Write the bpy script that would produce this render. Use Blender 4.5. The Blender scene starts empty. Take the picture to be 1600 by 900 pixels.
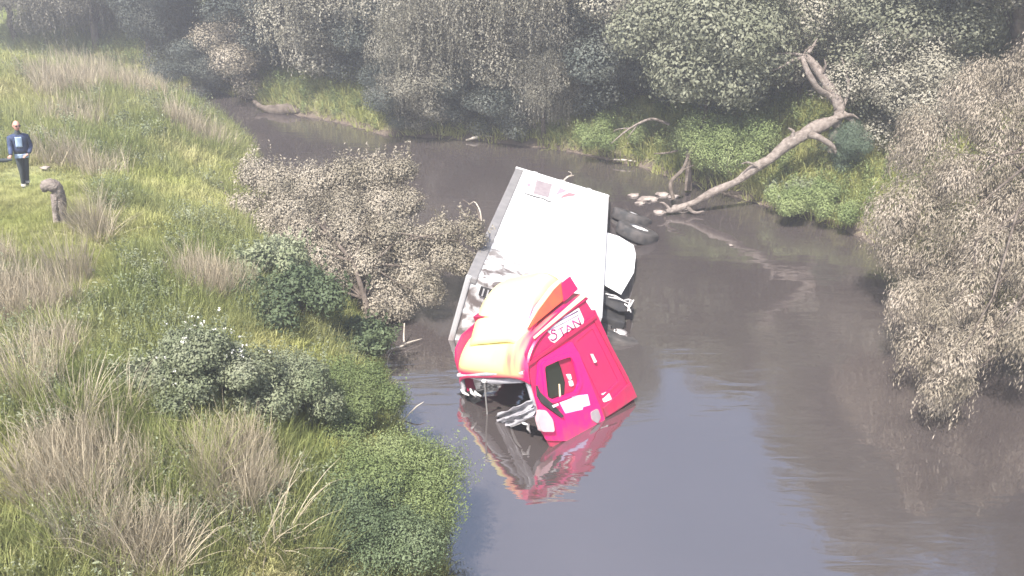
import bpy, bmesh, math, random
import numpy as np
from mathutils import Matrix, Vector
random.seed(7)
rng = np.random.default_rng(7)
sc = bpy.context.scene
col = sc.collection
PI = math.pi

# ------------------------------------------------------------------ camera
CAM_H = 8.6
PITCH = 26.0
FPX = 1300.0          # focal length in pixels of the 1600 px wide photograph
cd = bpy.data.cameras.new("camera")
cam = bpy.data.objects.new("camera", cd)
col.objects.link(cam)
cam.location = (0, 0, CAM_H)
cam.rotation_euler = (math.radians(90 - PITCH), 0, 0)
cd.sensor_width = 36.0
cd.lens = 36.0 * FPX / 1600.0
cd.clip_end = 2000
cd.dof.use_dof = True
cd.dof.focus_distance = 15.0
cd.dof.aperture_fstop = 2.2
sc.camera = cam

# ------------------------------------------------------------------ light
SUN_EL = 60.0
SUN_DIR = Vector((-0.35, -0.60, 0.0)).normalized()      # horizontal direction towards the sun
sv = Vector((SUN_DIR.x * math.cos(math.radians(SUN_EL)), SUN_DIR.y * math.cos(math.radians(SUN_EL)), math.sin(math.radians(SUN_EL))))
w = bpy.data.worlds.new("World")
sc.world = w
w.use_nodes = True
nt = w.node_tree
nt.nodes.clear()
wo = nt.nodes.new("ShaderNodeOutputWorld")
bg = nt.nodes.new("ShaderNodeBackground")
sky = nt.nodes.new("ShaderNodeTexSky")
sky.sky_type = 'NISHITA'
sky.sun_disc = False
sky.sun_elevation = math.radians(SUN_EL)
sky.sun_rotation = math.atan2(sv.x, sv.y)
sky.air_density = 1.0
sky.dust_density = 2.5
nt.links.new(sky.outputs[0], bg.inputs[0])
bg.inputs[1].default_value = 0.135
nt.links.new(bg.outputs[0], wo.inputs[0])
sd = bpy.data.lights.new("sun", 'SUN')
sd.energy = 5.0
sd.angle = math.radians(0.6)
sd.color = (1.0, 0.94, 0.87)
sun = bpy.data.objects.new("sun", sd)
col.objects.link(sun)
sun.rotation_euler = sv.to_track_quat('Z', 'Y').to_euler()
sun.location = (-30, -20, 40)
sc.view_settings.view_transform = 'Standard'
sc.view_settings.look = 'None'
sc.view_settings.exposure = 1.28
sc.view_settings.gamma = 1.0
sc.view_settings.use_curve_mapping = False
HAZE = 0.0062

# ------------------------------------------------------------------ helpers
CP, SP = math.cos(math.radians(PITCH)), math.sin(math.radians(PITCH))

def ray(px, py):
    a = (px - 800) / FPX
    b = (450 - py) / FPX
    return np.array([a, CP + b * SP, -SP + b * CP])

def at_z(px, py, z=0.0):
    d = ray(px, py)
    t = (z - CAM_H) / d[2]
    return np.array([0, 0, CAM_H]) + t * d

def at_y(px, py, y):
    d = ray(px, py)
    return np.array([0, 0, CAM_H]) + (y / d[1]) * d

def link(name, me, mat=None, parent=None):
    o = bpy.data.objects.new(name, me)
    if mat is not None:
        me.materials.clear()
        for m in (mat if isinstance(mat, (list, tuple)) else [mat]):
            me.materials.append(m)
    col.objects.link(o)
    if parent is not None:
        o.parent = parent
    return o

def tag(o, label=None, cat=None, group=None, kind=None):
    if label:
        o['label'] = label
    if cat:
        o['category'] = cat
    if group:
        o['group'] = group
    if kind:
        o['kind'] = kind
    return o

def empty(name, loc=(0, 0, 0), rz=0.0, parent=None):
    o = bpy.data.objects.new(name, None)
    o.empty_display_size = 0.3
    col.objects.link(o)
    o.location = loc
    o.rotation_euler = (0, 0, rz)
    if parent is not None:
        o.parent = parent
    return o

def np_mesh(name, verts, quads, smooth=False):
    verts = np.asarray(verts, dtype=np.float32)
    quads = np.asarray(quads, dtype=np.int32)
    me = bpy.data.meshes.new(name)
    me.vertices.add(len(verts))
    me.vertices.foreach_set("co", verts.ravel())
    n, k = quads.shape
    me.loops.add(n * k)
    me.loops.foreach_set("vertex_index", quads.ravel())
    me.polygons.add(n)
    me.polygons.foreach_set("loop_start", np.arange(0, n * k, k, dtype=np.int32))
    me.polygons.foreach_set("loop_total", np.full(n, k, dtype=np.int32))
    if smooth:
        me.polygons.foreach_set("use_smooth", np.ones(n, dtype=bool))
    me.update(calc_edges=True)
    me.validate()
    return me

def bm_mesh(name, bm, smooth=False, recalc=True):
    if recalc:
        bmesh.ops.recalc_face_normals(bm, faces=bm.faces)
    me = bpy.data.meshes.new(name)
    bm.to_mesh(me)
    bm.free()
    if smooth:
        for p in me.polygons:
            p.use_smooth = True
    return me

# value noise, numpy
_perm = np.random.default_rng(3).random((256, 256))

def vnoise(x, y):
    xi = np.floor(x).astype(int); yi = np.floor(y).astype(int)
    fx = x - xi; fy = y - yi
    fx = fx * fx * (3 - 2 * fx); fy = fy * fy * (3 - 2 * fy)
    a = _perm[xi & 255, yi & 255]; b = _perm[(xi + 1) & 255, yi & 255]
    c = _perm[xi & 255, (yi + 1) & 255]; d = _perm[(xi + 1) & 255, (yi + 1) & 255]
    return (a * (1 - fx) + b * fx) * (1 - fy) + (c * (1 - fx) + d * fx) * fy

def fbm(x, y, o=4):
    s = 0; amp = 0.5; t = 0
    for i in range(o):
        s = s + amp * vnoise(x * 2 ** i + 17.3 * i, y * 2 ** i + 5.1 * i)
        t += amp
        amp *= 0.5
    return s / t - 0.5

# ------------------------------------------------------------------ materials
def new_mat(name):
    m = bpy.data.materials.new(name)
    m.use_nodes = True
    t = m.node_tree
    t.nodes.clear()
    out = t.nodes.new("ShaderNodeOutputMaterial")
    return m, t, out

def N(t, typ, **kw):
    n = t.nodes.new(typ)
    for k, v in kw.items():
        setattr(n, k, v)
    return n

def ramp(t, stops, interp='LINEAR'):
    r = t.nodes.new("ShaderNodeValToRGB")
    r.color_ramp.interpolation = interp
    els = r.color_ramp.elements
    while len(els) < len(stops):
        els.new(0.5)
    for e, (p, c) in zip(els, stops):
        e.position = p
        e.color = (*c, 1)
    return r

def principled(t, out, rough=0.5, spec=0.5, metal=0.0):
    p = t.nodes.new("ShaderNodeBsdfPrincipled")
    p.inputs['Roughness'].default_value = rough
    p.inputs['Specular IOR Level'].default_value = spec
    p.inputs['Metallic'].default_value = metal
    t.links.new(p.outputs[0], out.inputs[0])
    return p

def paint(name, c1, c2=None, rough=0.45, scale=3.0, metal=0.0, bump=0.0, spec=0.5, detail=6, lo=0.35, hi=0.7, coat=0.0):
    m, t, out = new_mat(name)
    p = principled(t, out, rough, spec, metal)
    if coat:
        p.inputs['Coat Weight'].default_value = coat
    if c2 is None:
        p.inputs['Base Color'].default_value = (*c1, 1)
        c2 = c1
    tc = N(t, "ShaderNodeTexCoord")
    no = N(t, "ShaderNodeTexNoise")
    no.inputs['Scale'].default_value = scale
    no.inputs['Detail'].default_value = detail
    t.links.new(tc.outputs['Object'], no.inputs['Vector'])
    r = ramp(t, [(lo, c1), (hi, c2)])
    t.links.new(no.outputs[0], r.inputs[0])
    t.links.new(r.outputs[0], p.inputs['Base Color'])
    if bump:
        b = N(t, "ShaderNodeBump")
        b.inputs['Strength'].default_value = bump
        b.inputs['Distance'].default_value = 0.05
        n2 = N(t, "ShaderNodeTexNoise")
        n2.inputs['Scale'].default_value = scale * 5
        n2.inputs['Detail'].default_value = 5
        t.links.new(tc.outputs['Object'], n2.inputs['Vector'])
        t.links.new(n2.outputs[0], b.inputs['Height'])
        t.links.new(b.outputs[0], p.inputs['Normal'])
    return m

def leaf_mat(name, cols, trans=0.18, rough=0.6, tint=0.78, gloss=0.25, ns=1.1):
    """per-leaf colour: random per island + slow change across the crown"""
    m, t, out = new_mat(name)
    p = t.nodes.new("ShaderNodeBsdfPrincipled")
    p.inputs['Roughness'].default_value = rough
    p.inputs['Specular IOR Level'].default_value = gloss
    tr = t.nodes.new("ShaderNodeBsdfTranslucent")
    mx = t.nodes.new("ShaderNodeMixShader")
    mx.inputs[0].default_value = trans
    g = N(t, "ShaderNodeNewGeometry")
    oi = N(t, "ShaderNodeObjectInfo")
    no = N(t, "ShaderNodeTexNoise")
    no.inputs['Scale'].default_value = ns
    no.inputs['Detail'].default_value = 4
    t.links.new(g.outputs['Position'], no.inputs['Vector'])
    a = N(t, "ShaderNodeMath", operation='MULTIPLY')
    a.inputs[1].default_value = 1 - tint
    t.links.new(g.outputs['Random Per Island'], a.inputs[0])
    b = N(t, "ShaderNodeMath", operation='MULTIPLY_ADD')
    b.inputs[1].default_value = tint * 1.6
    t.links.new(no.outputs[0], b.inputs[0])
    t.links.new(a.outputs[0], b.inputs[2])
    c = N(t, "ShaderNodeMath", operation='SUBTRACT')
    c.inputs[1].default_value = tint * 0.3
    t.links.new(b.outputs[0], c.inputs[0])
    k = len(cols)
    r = ramp(t, [(i / max(1, k - 1), cc) for i, cc in enumerate(cols)])
    t.links.new(c.outputs[0], r.inputs[0])
    hs = N(t, "ShaderNodeHueSaturation")
    mr = N(t, "ShaderNodeMapRange")
    mr.inputs['To Min'].default_value = 0.8
    mr.inputs['To Max'].default_value = 1.2
    t.links.new(oi.outputs['Random'], mr.inputs[0])
    t.links.new(mr.outputs[0], hs.inputs['Value'])
    t.links.new(r.outputs[0], hs.inputs['Color'])
    t.links.new(hs.outputs[0], p.inputs['Base Color'])
    t.links.new(hs.outputs[0], tr.inputs[0])
    t.links.new(p.outputs[0], mx.inputs[1])
    t.links.new(tr.outputs[0], mx.inputs[2])
    t.links.new(mx.outputs[0], out.inputs[0])
    return m

M = {}
M['leaf_grey'] = leaf_mat('leaf_grey', [(0.14, 0.135, 0.10), (0.23, 0.22, 0.17), (0.33, 0.31, 0.25), (0.50, 0.47, 0.40)])
M['leaf_green'] = leaf_mat('leaf_green', [(0.10, 0.11, 0.07), (0.165, 0.175, 0.115), (0.24, 0.245, 0.175), (0.40, 0.40, 0.32)])
M['leaf_dark'] = leaf_mat('leaf_dark', [(0.04, 0.055, 0.05), (0.07, 0.085, 0.075), (0.11, 0.12, 0.10), (0.32, 0.31, 0.28)])
M['leaf_tan'] = leaf_mat('leaf_tan', [(0.12, 0.108, 0.078), (0.22, 0.195, 0.145), (0.35, 0.31, 0.245), (0.54, 0.485, 0.405)], trans=0.15)
M['leaf_willow'] = leaf_mat('leaf_willow', [(0.11, 0.095, 0.068), (0.19, 0.165, 0.122), (0.29, 0.25, 0.20), (0.44, 0.385, 0.315)], trans=0.15)
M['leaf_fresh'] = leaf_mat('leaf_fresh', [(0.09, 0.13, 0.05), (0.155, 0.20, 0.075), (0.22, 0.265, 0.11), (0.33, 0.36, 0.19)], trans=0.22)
M['leaf_weed'] = leaf_mat('leaf_weed', [(0.09, 0.12, 0.06), (0.17, 0.20, 0.11), (0.26, 0.28, 0.18), (0.42, 0.43, 0.33)], trans=0.25)
M['leaf_blue'] = leaf_mat('leaf_blue', [(0.04, 0.07, 0.045), (0.07, 0.105, 0.07), (0.11, 0.15, 0.10), (0.19, 0.23, 0.17)], trans=0.25)
M['leaf_deep'] = leaf_mat('leaf_deep', [(0.04, 0.06, 0.03), (0.065, 0.09, 0.045), (0.10, 0.13, 0.065), (0.16, 0.19, 0.105)], trans=0.15)  # deep green; on the bottom-edge mound the dark tone is painted shade
M['blade_green'] = leaf_mat('blade_green', [(0.14, 0.18, 0.055), (0.23, 0.265, 0.09), (0.33, 0.345, 0.14), (0.44, 0.41, 0.26)], trans=0.35, tint=0.9, ns=0.45)
M['blade_lime'] = leaf_mat('blade_lime', [(0.22, 0.25, 0.075), (0.34, 0.36, 0.12), (0.45, 0.44, 0.20), (0.54, 0.48, 0.31)], trans=0.35, tint=0.9, ns=0.4)
M['blade_dry'] = leaf_mat('blade_dry', [(0.25, 0.21, 0.14), (0.36, 0.31, 0.22), (0.47, 0.41, 0.30), (0.60, 0.53, 0.41)], trans=0.3, tint=0.4)
M['bark_pale'] = paint('bark_pale', (0.17, 0.14, 0.12), (0.36, 0.31, 0.275), 0.85, 9, bump=1.0, spec=0.2)
M['bark'] = paint('bark', (0.07, 0.055, 0.045), (0.18, 0.15, 0.125), 0.9, 5, bump=0.7, spec=0.2)
M['twig_pale'] = paint('twig_pale', (0.30, 0.26, 0.21), (0.55, 0.50, 0.43), 0.8, 8, spec=0.2)
M['rock'] = paint('rock', (0.16, 0.13, 0.115), (0.42, 0.37, 0.33), 0.85, 4, bump=0.6, spec=0.3)
M['flower'] = paint('flower', (0.75, 0.73, 0.66), (0.85, 0.83, 0.78), 0.7, 5)

# ------------------------------------------------------------------ river and terrain
def P2(px, py):
    p = at_z(px, py, 0.0)
    return (p[0], p[1])
left_shore = [(-2.2, -60), (-1.4, 2), (-0.85, 6.5), (-0.9, 8.8), (-1.1, 10.4), (-1.9, 11.8), (-2.5, 13.7), (-3.1, 15.3), (-4.3, 18),
              (-6.6, 22), (-8.2, 26), (-9.4, 29.2), (-12, 32.5), (-16, 35.6), (-24, 38.5), (-40, 42)]
far_shore = [(-40, 45), (-24, 42), (-16, 39.0), P2(385, 152), P2(450, 178), P2(530, 192), P2(600, 212), P2(740, 219), P2(890, 237),
             P2(1000, 262), P2(1080, 288), P2(1180, 318), P2(1300, 350), P2(1390, 395), P2(1500, 450), P2(1600, 500), (12.8, 9), (14.5, 2), (17, -60)]
NL = len(left_shore)
poly = np.array(left_shore + far_shore)

def seg_dist(X, Y, pts):
    d = np.full(X.shape, 1e9)
    for (x0, y0), (x1, y1) in zip(pts[:-1], pts[1:]):
        dx, dy = x1 - x0, y1 - y0
        t = np.clip(((X - x0) * dx + (Y - y0) * dy) / (dx * dx + dy * dy), 0, 1)
        d = np.minimum(d, np.hypot(X - x0 - t * dx, Y - y0 - t * dy))
    return d

def inside(X, Y):
    r = np.zeros(X.shape, bool)
    n = len(poly)
    for i in range(n):
        x0, y0 = poly[i]; x1, y1 = poly[(i + 1) % n]
        if y0 == y1:
            continue
        c = ((y0 > Y) != (y1 > Y)) & (X < (x1 - x0) * (Y - y0) / (y1 - y0) + x0)
        r ^= c
    return r

def height(X, Y):
    X = np.asarray(X, float); Y = np.asarray(Y, float)
    wob = 0.5 * fbm(X * 0.6 + 40, Y * 0.6 + 40, 3)
    dl = seg_dist(X, Y, left_shore)
    dr = seg_dist(X, Y, far_shore)
    ins = inside(X, Y)
    d = np.minimum(dl, dr) + wob * 0.6
    hl = 1.9 * (1 - np.exp(-np.maximum(dl, 0) / 1.8)) + 1.7 * (1 - np.exp(-np.maximum(dl - 1.5, 0) / 9.0))
    hl = hl + 0.9 * fbm(X * 0.35 + 3, Y * 0.35 + 9, 3) * (1 - np.exp(-dl / 2.5)) + 0.22 * fbm(X * 1.5, Y * 1.5 + 30, 3)
    hr = 0.35 * (1 - np.exp(-dr / 0.6)) + 4.6 * (1 - np.exp(-dr / 9.0))
    hr = hr + 1.2 * fbm(X * 0.22 + 60, Y * 0.22 + 9, 3) * (1 - np.exp(-dr / 3)) + 0.25 * fbm(X * 1.3 + 7, Y * 1.3, 3)
    wl = dr ** 2 / (dl ** 2 + dr ** 2 + 1e-6)
    h = hl * wl + hr * (1 - wl)
    h = h * np.clip(d / 0.5, 0, 1) + 0.02
    bed = -np.minimum(np.minimum(dl, dr) * 0.7, 2.2) - 0.03
    return np.where(ins, bed, np.maximum(h, 0.03))

def hgt(x, y):
    return float(height(np.array([x]), np.array([y]))[0])

def on_ground(px, py):
    """where the line of sight through a pixel meets the terrain or the water"""
    d = ray(px, py)
    ts = np.linspace(5, 90, 1700)
    P = np.array([0, 0, CAM_H])[None] + ts[:, None] * d[None]
    hh = np.maximum(height(P[:, 0], P[:, 1]), 0.0)
    k = np.argmax(P[:, 2] < hh)
    if k == 0:
        k = len(ts) - 1
    return Vector((P[k, 0], P[k, 1], max(0, hh[k])))

def axis(lo, hi, flo, fhi, fine, coarse):
    a = list(np.arange(lo, flo, coarse)) + list(np.arange(flo, fhi, fine)) + list(np.arange(fhi, hi + coarse, coarse))
    return np.array(a)
gx = axis(-130, 130, -32, 24, 0.25, 3.5)
gy = axis(-60, 170, 1, 52, 0.25, 3.5)
GX, GY = np.meshgrid(gx, gy)
GZ = height(GX, GY)
V = np.stack([GX.ravel(), GY.ravel(), GZ.ravel()], 1)
nx, ny = len(gx), len(gy)
ii = np.arange(nx * ny).reshape(ny, nx)
Q = np.stack([ii[:-1, :-1].ravel(), ii[:-1, 1:].ravel(), ii[1:, 1:].ravel(), ii[1:, :-1].ravel()], 1)
m, t, out = new_mat('soil_and_turf')
p = principled(t, out, 0.95, 0.1)
g = N(t, "ShaderNodeNewGeometry")
sep = N(t, "ShaderNodeSeparateXYZ")
t.links.new(g.outputs['Position'], sep.inputs[0])
n1 = N(t, "ShaderNodeTexNoise"); n1.inputs['Scale'].default_value = 0.35; n1.inputs['Detail'].default_value = 6
n2 = N(t, "ShaderNodeTexNoise"); n2.inputs['Scale'].default_value = 4.0; n2.inputs['Detail'].default_value = 8
t.links.new(g.outputs['Position'], n1.inputs['Vector']); t.links.new(g.outputs['Position'], n2.inputs['Vector'])
r1 = ramp(t, [(0.36, (0.15, 0.18, 0.065)), (0.5, (0.20, 0.22, 0.09)), (0.62, (0.26, 0.25, 0.14))])
t.links.new(n1.outputs[0], r1.inputs[0])
r2 = ramp(t, [(0.3, (0.55, 0.55, 0.55)), (0.7, (1.25, 1.25, 1.2))])
t.links.new(n2.outputs[0], r2.inputs[0])
mm = N(t, "ShaderNodeMix", data_type='RGBA', blend_type='MULTIPLY'); mm.inputs[0].default_value = 1
t.links.new(r1.outputs[0], mm.inputs[6]); t.links.new(r2.outputs[0], mm.inputs[7])
mud = N(t, "ShaderNodeMapRange"); mud.inputs['From Min'].default_value = 0.12; mud.inputs['From Max'].default_value = 0.45
t.links.new(sep.outputs[2], mud.inputs[0])
mx = N(t, "ShaderNodeMix", data_type='RGBA'); mx.inputs[6].default_value = (0.13, 0.105, 0.085, 1)
t.links.new(mud.outputs[0], mx.inputs[0]); t.links.new(mm.outputs[2], mx.inputs[7])
t.links.new(mx.outputs[2], p.inputs['Base Color'])
bp = N(t, "ShaderNodeBump"); bp.inputs['Strength'].default_value = 0.8; bp.inputs['Distance'].default_value = 0.15
t.links.new(n2.outputs[0], bp.inputs['Height']); t.links.new(bp.outputs[0], p.inputs['Normal'])
ground = link('ground', np_mesh('ground', V, Q, True), m)
tag(ground, kind='structure')

# water: one sheet, rippled, opaque brown with a mirror skin
m, t, out = new_mat('muddy_water')
p = principled(t, out, 0.045, 0.5)
p.inputs['IOR'].default_value = 3.0
g = N(t, "ShaderNodeNewGeometry")
nz = N(t, "ShaderNodeTexNoise"); nz.inputs['Scale'].default_value = 0.16; nz.inputs['Detail'].default_value = 5
t.links.new(g.outputs['Position'], nz.inputs['Vector'])
rr = ramp(t, [(0.3, (0.048, 0.040, 0.039)), (0.7, (0.066, 0.055, 0.053))])
t.links.new(nz.outputs[0], rr.inputs[0]); t.links.new(rr.outputs[0], p.inputs['Base Color'])
mp = N(t, "ShaderNodeMapping"); mp.inputs['Scale'].default_value = (0.35, 1.3, 1); mp.inputs['Rotation'].default_value = (0, 0, 0.15)
t.links.new(g.outputs['Position'], mp.inputs[0])
wv = N(t, "ShaderNodeTexNoise"); wv.inputs['Scale'].default_value = 2.2; wv.inputs['Detail'].default_value = 3; wv.inputs['Distortion'].default_value = 0.4
t.links.new(mp.outputs[0], wv.inputs['Vector'])
wv2 = N(t, "ShaderNodeTexNoise"); wv2.inputs['Scale'].default_value = 0.28; wv2.inputs['Detail'].default_value = 3
t.links.new(g.outputs['Position'], wv2.inputs['Vector'])
r3 = ramp(t, [(0.38, (0.02, 0.02, 0.02)), (0.62, (0.22, 0.22, 0.22))])
t.links.new(wv2.outputs[0], r3.inputs[0])
ml = N(t, "ShaderNodeMath", operation='MULTIPLY')
t.links.new(wv.outputs[0], ml.inputs[0]); t.links.new(r3.outputs[0], ml.inputs[1])
bp = N(t, "ShaderNodeBump"); bp.inputs['Strength'].default_value = 0.7; bp.inputs['Distance'].default_value = 0.10
t.links.new(ml.outputs[0], bp.inputs['Height']); t.links.new(bp.outputs[0], p.inputs['Normal'])
wx = np.array([[-129, -59, 0], [129, -59, 0], [129, 169, 0], [-129, 169, 0]])
water = link('river_water', np_mesh('river_water', wx, [[0, 1, 2, 3]]), m)
tag(water, kind='structure')

# ------------------------------------------------------------------ tubes, plates
def tube_arrays(pts, radii, sides=8, jitter=0.0, rs=None):
    rs = rs or rng
    pts = [Vector(p) for p in pts]
    vs = []; qs = []
    n = len(pts)
    up = Vector((0.13, 0.27, 1)).normalized()
    for i, p in enumerate(pts):
        d = (pts[min(i + 1, n - 1)] - pts[max(i - 1, 0)]).normalized()
        a = d.cross(up)
        if a.length < 0.05:
            a = d.cross(Vector((1, 0, 0)))
        a.normalize()
        b = d.cross(a)
        for k in range(sides):
            th = 2 * PI * k / sides
            r = radii[i] * (1 + jitter * (rs.random() - 0.5))
            v = p + (a * math.cos(th) + b * math.sin(th)) * r
            vs.append(v[:])
    for i in range(n - 1):
        for k in range(sides):
            k2 = (k + 1) % sides
            qs.append([i * sides + k, i * sides + k2, (i + 1) * sides + k2, (i + 1) * sides + k])
    # end caps as quads fans (degenerate-free: join to a centre vertex pair)
    for e, base in ((0, 0), (1, (n - 1) * sides)):
        vs.append(pts[0 if e == 0 else -1][:])
        c = len(vs) - 1
        for k in range(0, sides, 2):
            qs.append([c, base + k, base + (k + 1) % sides, base + (k + 2) % sides])
    return vs, qs

class Acc:
    def __init__(s):
        s.v = []; s.q = []; s.n = 0
    def add(s, v, q):
        v = np.asarray(v, float).reshape(-1, 3); q = np.asarray(q, int)
        s.v.append(v); s.q.append(q + s.n); s.n += len(v)
    def tube(s, pts, radii, sides=8, jitter=0.0):
        v, q = tube_arrays(pts, radii, sides, jitter)
        s.add(v, q)
    def mesh(s, name, smooth=False):
        return np_mesh(name, np.concatenate(s.v), np.concatenate(s.q), smooth)

def wobble(p0, p1, n=6, amp=0.08, rs=None, sag=0.0):
    rs = rs or rng
    p0 = Vector(p0); p1 = Vector(p1)
    L = (p1 - p0).length
    out = []
    for i in range(n + 1):
        f = i / n
        q = p0.lerp(p1, f)
        k = math.sin(PI * f)
        q = q + Vector((rs.normal(), rs.normal(), rs.normal() * 0.6)) * amp * L * (0.3 + 0.7 * k) * (0 if i in (0, n) else 1)
        q.z += sag * k * L
        out.append(q)
    return out

def leaves(C, Nn, L, W, rs, droop=None):
    """diamond leaves at centres C, facing Nn"""
    n = len(C)
    r = rs.normal(size=(n, 3))
    if droop is not None:
        r = r * (1 - droop) + np.array([0, 0, -1.0]) * droop * 2.2
    a = r - (r * Nn).sum(1, keepdims=True) * Nn
    a /= np.linalg.norm(a, axis=1, keepdims=True) + 1e-9
    b = np.cross(Nn, a)
    l = L * rs.uniform(0.6, 1.35, (n, 1)); w_ = W * rs.uniform(0.6, 1.3, (n, 1))
    bend = Nn * l * 0.12
    v = np.stack([C - a * l / 2 - bend, C + b * w_ / 2, C + a * l / 2 - bend, C - b * w_ / 2], 1).reshape(-1, 3)
    q = np.arange(4 * n).reshape(n, 4)
    return v, q

def unit(v):
    return v / (np.linalg.norm(v, axis=1, keepdims=True) + 1e-9)

def crown_points(centres, radii, n_per, rs, flat=0.8, shell=0.78):
    Cs = []; Ns = []
    for c, r, n in zip(centres, radii, n_per):
        d = unit(rs.normal(size=(n, 3)))
        rad = r * (shell + (1 - shell) * rs.random((n, 1)) ** 0.5) * (1 + 0.14 * rs.normal(size=(n, 1)))
        # break the ball up into sprigs
        k = max(6, n // 45)
        sd_ = unit(rs.normal(size=(k, 3)))
        j = rs.integers(0, k, n)
        d = unit(d * 0.75 + sd_[j] * 0.6 * rs.random((n, 1)))
        pnt = np.asarray(c) + d * rad * np.array([1, 1, flat])
        Cs.append(pnt)
        Ns.append(unit(d * 1.0 + np.array([0, 0, 0.35]) + rs.normal(size=(n, 3)) * 0.38))
    return np.concatenate(Cs), np.concatenate(Ns)

def strands(starts, lengths, spacing, rs, wind=(0, 0)):
    Cs = []; Ns = []
    for s, L in zip(starts, lengths):
        n = max(3, int(L / spacing))
        f = np.linspace(0, 1, n)
        az = rs.uniform(0, 2 * PI)
        out = 0.18 * L * np.sqrt(f)
        x = s[0] + math.cos(az) * out + wind[0] * f * L + rs.normal(size=n) * 0.035
        y = s[1] + math.sin(az) * out + wind[1] * f * L + rs.normal(size=n) * 0.035
        z = s[2] - L * f ** 1.3 + 0.12 * L * np.sin(PI * np.minimum(1, f * 2)) * 0.5
        Cs.append(np.stack([x, y, z], 1))
        nn = rs.normal(size=(n, 3)); nn[:, 2] *= 0.4
        Ns.append(unit(nn))
    return np.concatenate(Cs), np.concatenate(Ns)

def tree_type(seed, H, R, trunk_h, nclump, nleaf, leafL, leafW, kind='bushy', tr=0.16, lean=(0, 0), ry=None, strand=1.4):
    """returns (trunk mesh, crown mesh), origin at the foot"""
    rs = np.random.default_rng(seed)
    ry = ry or R
    cz = (H + trunk_h) / 2; rz = (H - trunk_h) / 2
    cs = []
    tries = 0
    while len(cs) < nclump and tries < 4000:
        tries += 1
        d = rs.normal(size=3); d /= np.linalg.norm(d)
        f = rs.uniform(0.35, 0.86)
        lump = 0.8 + 0.35 * math.sin(3 * math.atan2(d[1], d[0]) + seed) * (1 - abs(d[2]))
        c = np.array([lean[0] + d[0] * R * f * lump, lean[1] + d[1] * ry * f * lump, cz + d[2] * rz * f])
        if all(np.linalg.norm((c - e)) > 0.26 * R for e in cs):
            cs.append(c)
    radii = [rs.uniform(0.22, 0.42) * min(R, rz * 1.3) for _ in cs]
    per = [int(nleaf * r * r / sum(q * q for q in radii)) for r in radii]
    A = Acc()
    if kind == 'willow':
        C, Nn = crown_points(cs, radii, [int(p_ * 0.6) for p_ in per], rs)
        v, q = leaves(C, Nn, leafL, leafW, rs, droop=0.25)
        A.add(v, q)
        total = int(nleaf * 0.4); sp = leafL * 0.42
        L = strand
        ns = int(total * sp / L)
        st = []; ln = []
        for i in range(ns):
            k = rs.integers(len(cs))
            d = rs.normal(size=3); d /= np.linalg.norm(d)
            s = cs[k] + d * radii[k] * np.array([1, 1, 0.7])
            st.append(s); ln.append(min(L * rs.uniform(0.45, 1.5), max(0.3, s[2] - 0.25)))
        C, Nn = strands(st, ln, sp, rs)
        v, q = leaves(C, Nn, leafL, leafW, rs, droop=0.8)
        A.add(v, q)
    else:
        C, Nn = crown_points(cs, radii, per, rs)
        C[:, 2] = np.maximum(C[:, 2], 0.05 * rs.random(len(C)))
        v, q = leaves(C, Nn, leafL, leafW, rs)
        A.add(v, q)
    crown = A.mesh('crown_%d' % seed)
    B = Acc()
    top = Vector((lean[0] * 0.8, lean[1] * 0.8, trunk_h + (H - trunk_h) * 0.55))
    path = wobble((0, 0, -0.3), top, 7, 0.03, rs)
    B.tube(path, [tr * (1 - 0.75 * i / 7) for i in range(8)], 8, 0.15)
    for c in cs[:14]:
        k = int(rs.integers(2, 6))
        B.tube(wobble(path[k], c, 4, 0.06, rs, 0.05), [tr * 0.42, tr * 0.3, tr * 0.22, tr * 0.14, tr * 0.06], 5)
    trunk = B.mesh('trunk_%d' % seed, True)
    return trunk, crown

def tree_thing(name, pair, loc, scale, rz, leafm, barkm, label, cat='tree', group=None, shared=True, crown_name='crown', trunk_name='trunk'):
    e = empty(name, loc, rz)
    e.scale = scale if isinstance(scale, (tuple, list)) else (scale,) * 3
    tag(e, label, cat, group)
    for nm, me, mt in ((trunk_name, pair[0], barkm), (crown_name, pair[1], leafm)):
        if me is None:
            continue
        o = bpy.data.objects.new(nm, me)
        if len(me.materials) == 0:
            me.materials.append(mt)
        col.objects.link(o)
        o.parent = e
        if me.materials[0] is not mt:
            o.material_slots[0].link = 'OBJECT'
            o.material_slots[0].material = mt
    return e

# ================================================================== THE TRUCK
CAMP = Vector((0, 0, CAM_H))
def grown(Mx, k):
    """same place in the view, a little larger and so standing deeper in the water"""
    o = Mx.copy()
    T = CAMP + (Mx.translation - CAMP) * k
    o = Matrix.Translation(T) @ Mx.to_3x3().to_4x4() @ Matrix.Diagonal((k, k, k, 1))
    return o
def cabM():
    R_ = Matrix(((-0.6746, 0.6109, -0.4144), (-0.7046, -0.7002, 0.1148), (-0.2200, 0.3694, 0.9029)))
    return Matrix.Translation((1.034, 12.856, -0.859)) @ R_.to_4x4() @ Matrix.Diagonal((0.9896, 0.9655, 1.0462, 1))
# cargo box: local X = forward, Y = up of the vehicle, Z = its left side (which faces the sky)
BH, BL, BW = 2.7, 8.2, 2.45
bx = Matrix(((-0.122, -0.991, 0.052, 2.72), (-0.955, 0.132, 0.264, 22.39), (0.269 * 0 - 0.0, 0.017, 0.963, 0.58), (0, 0, 0, 1)))
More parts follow.
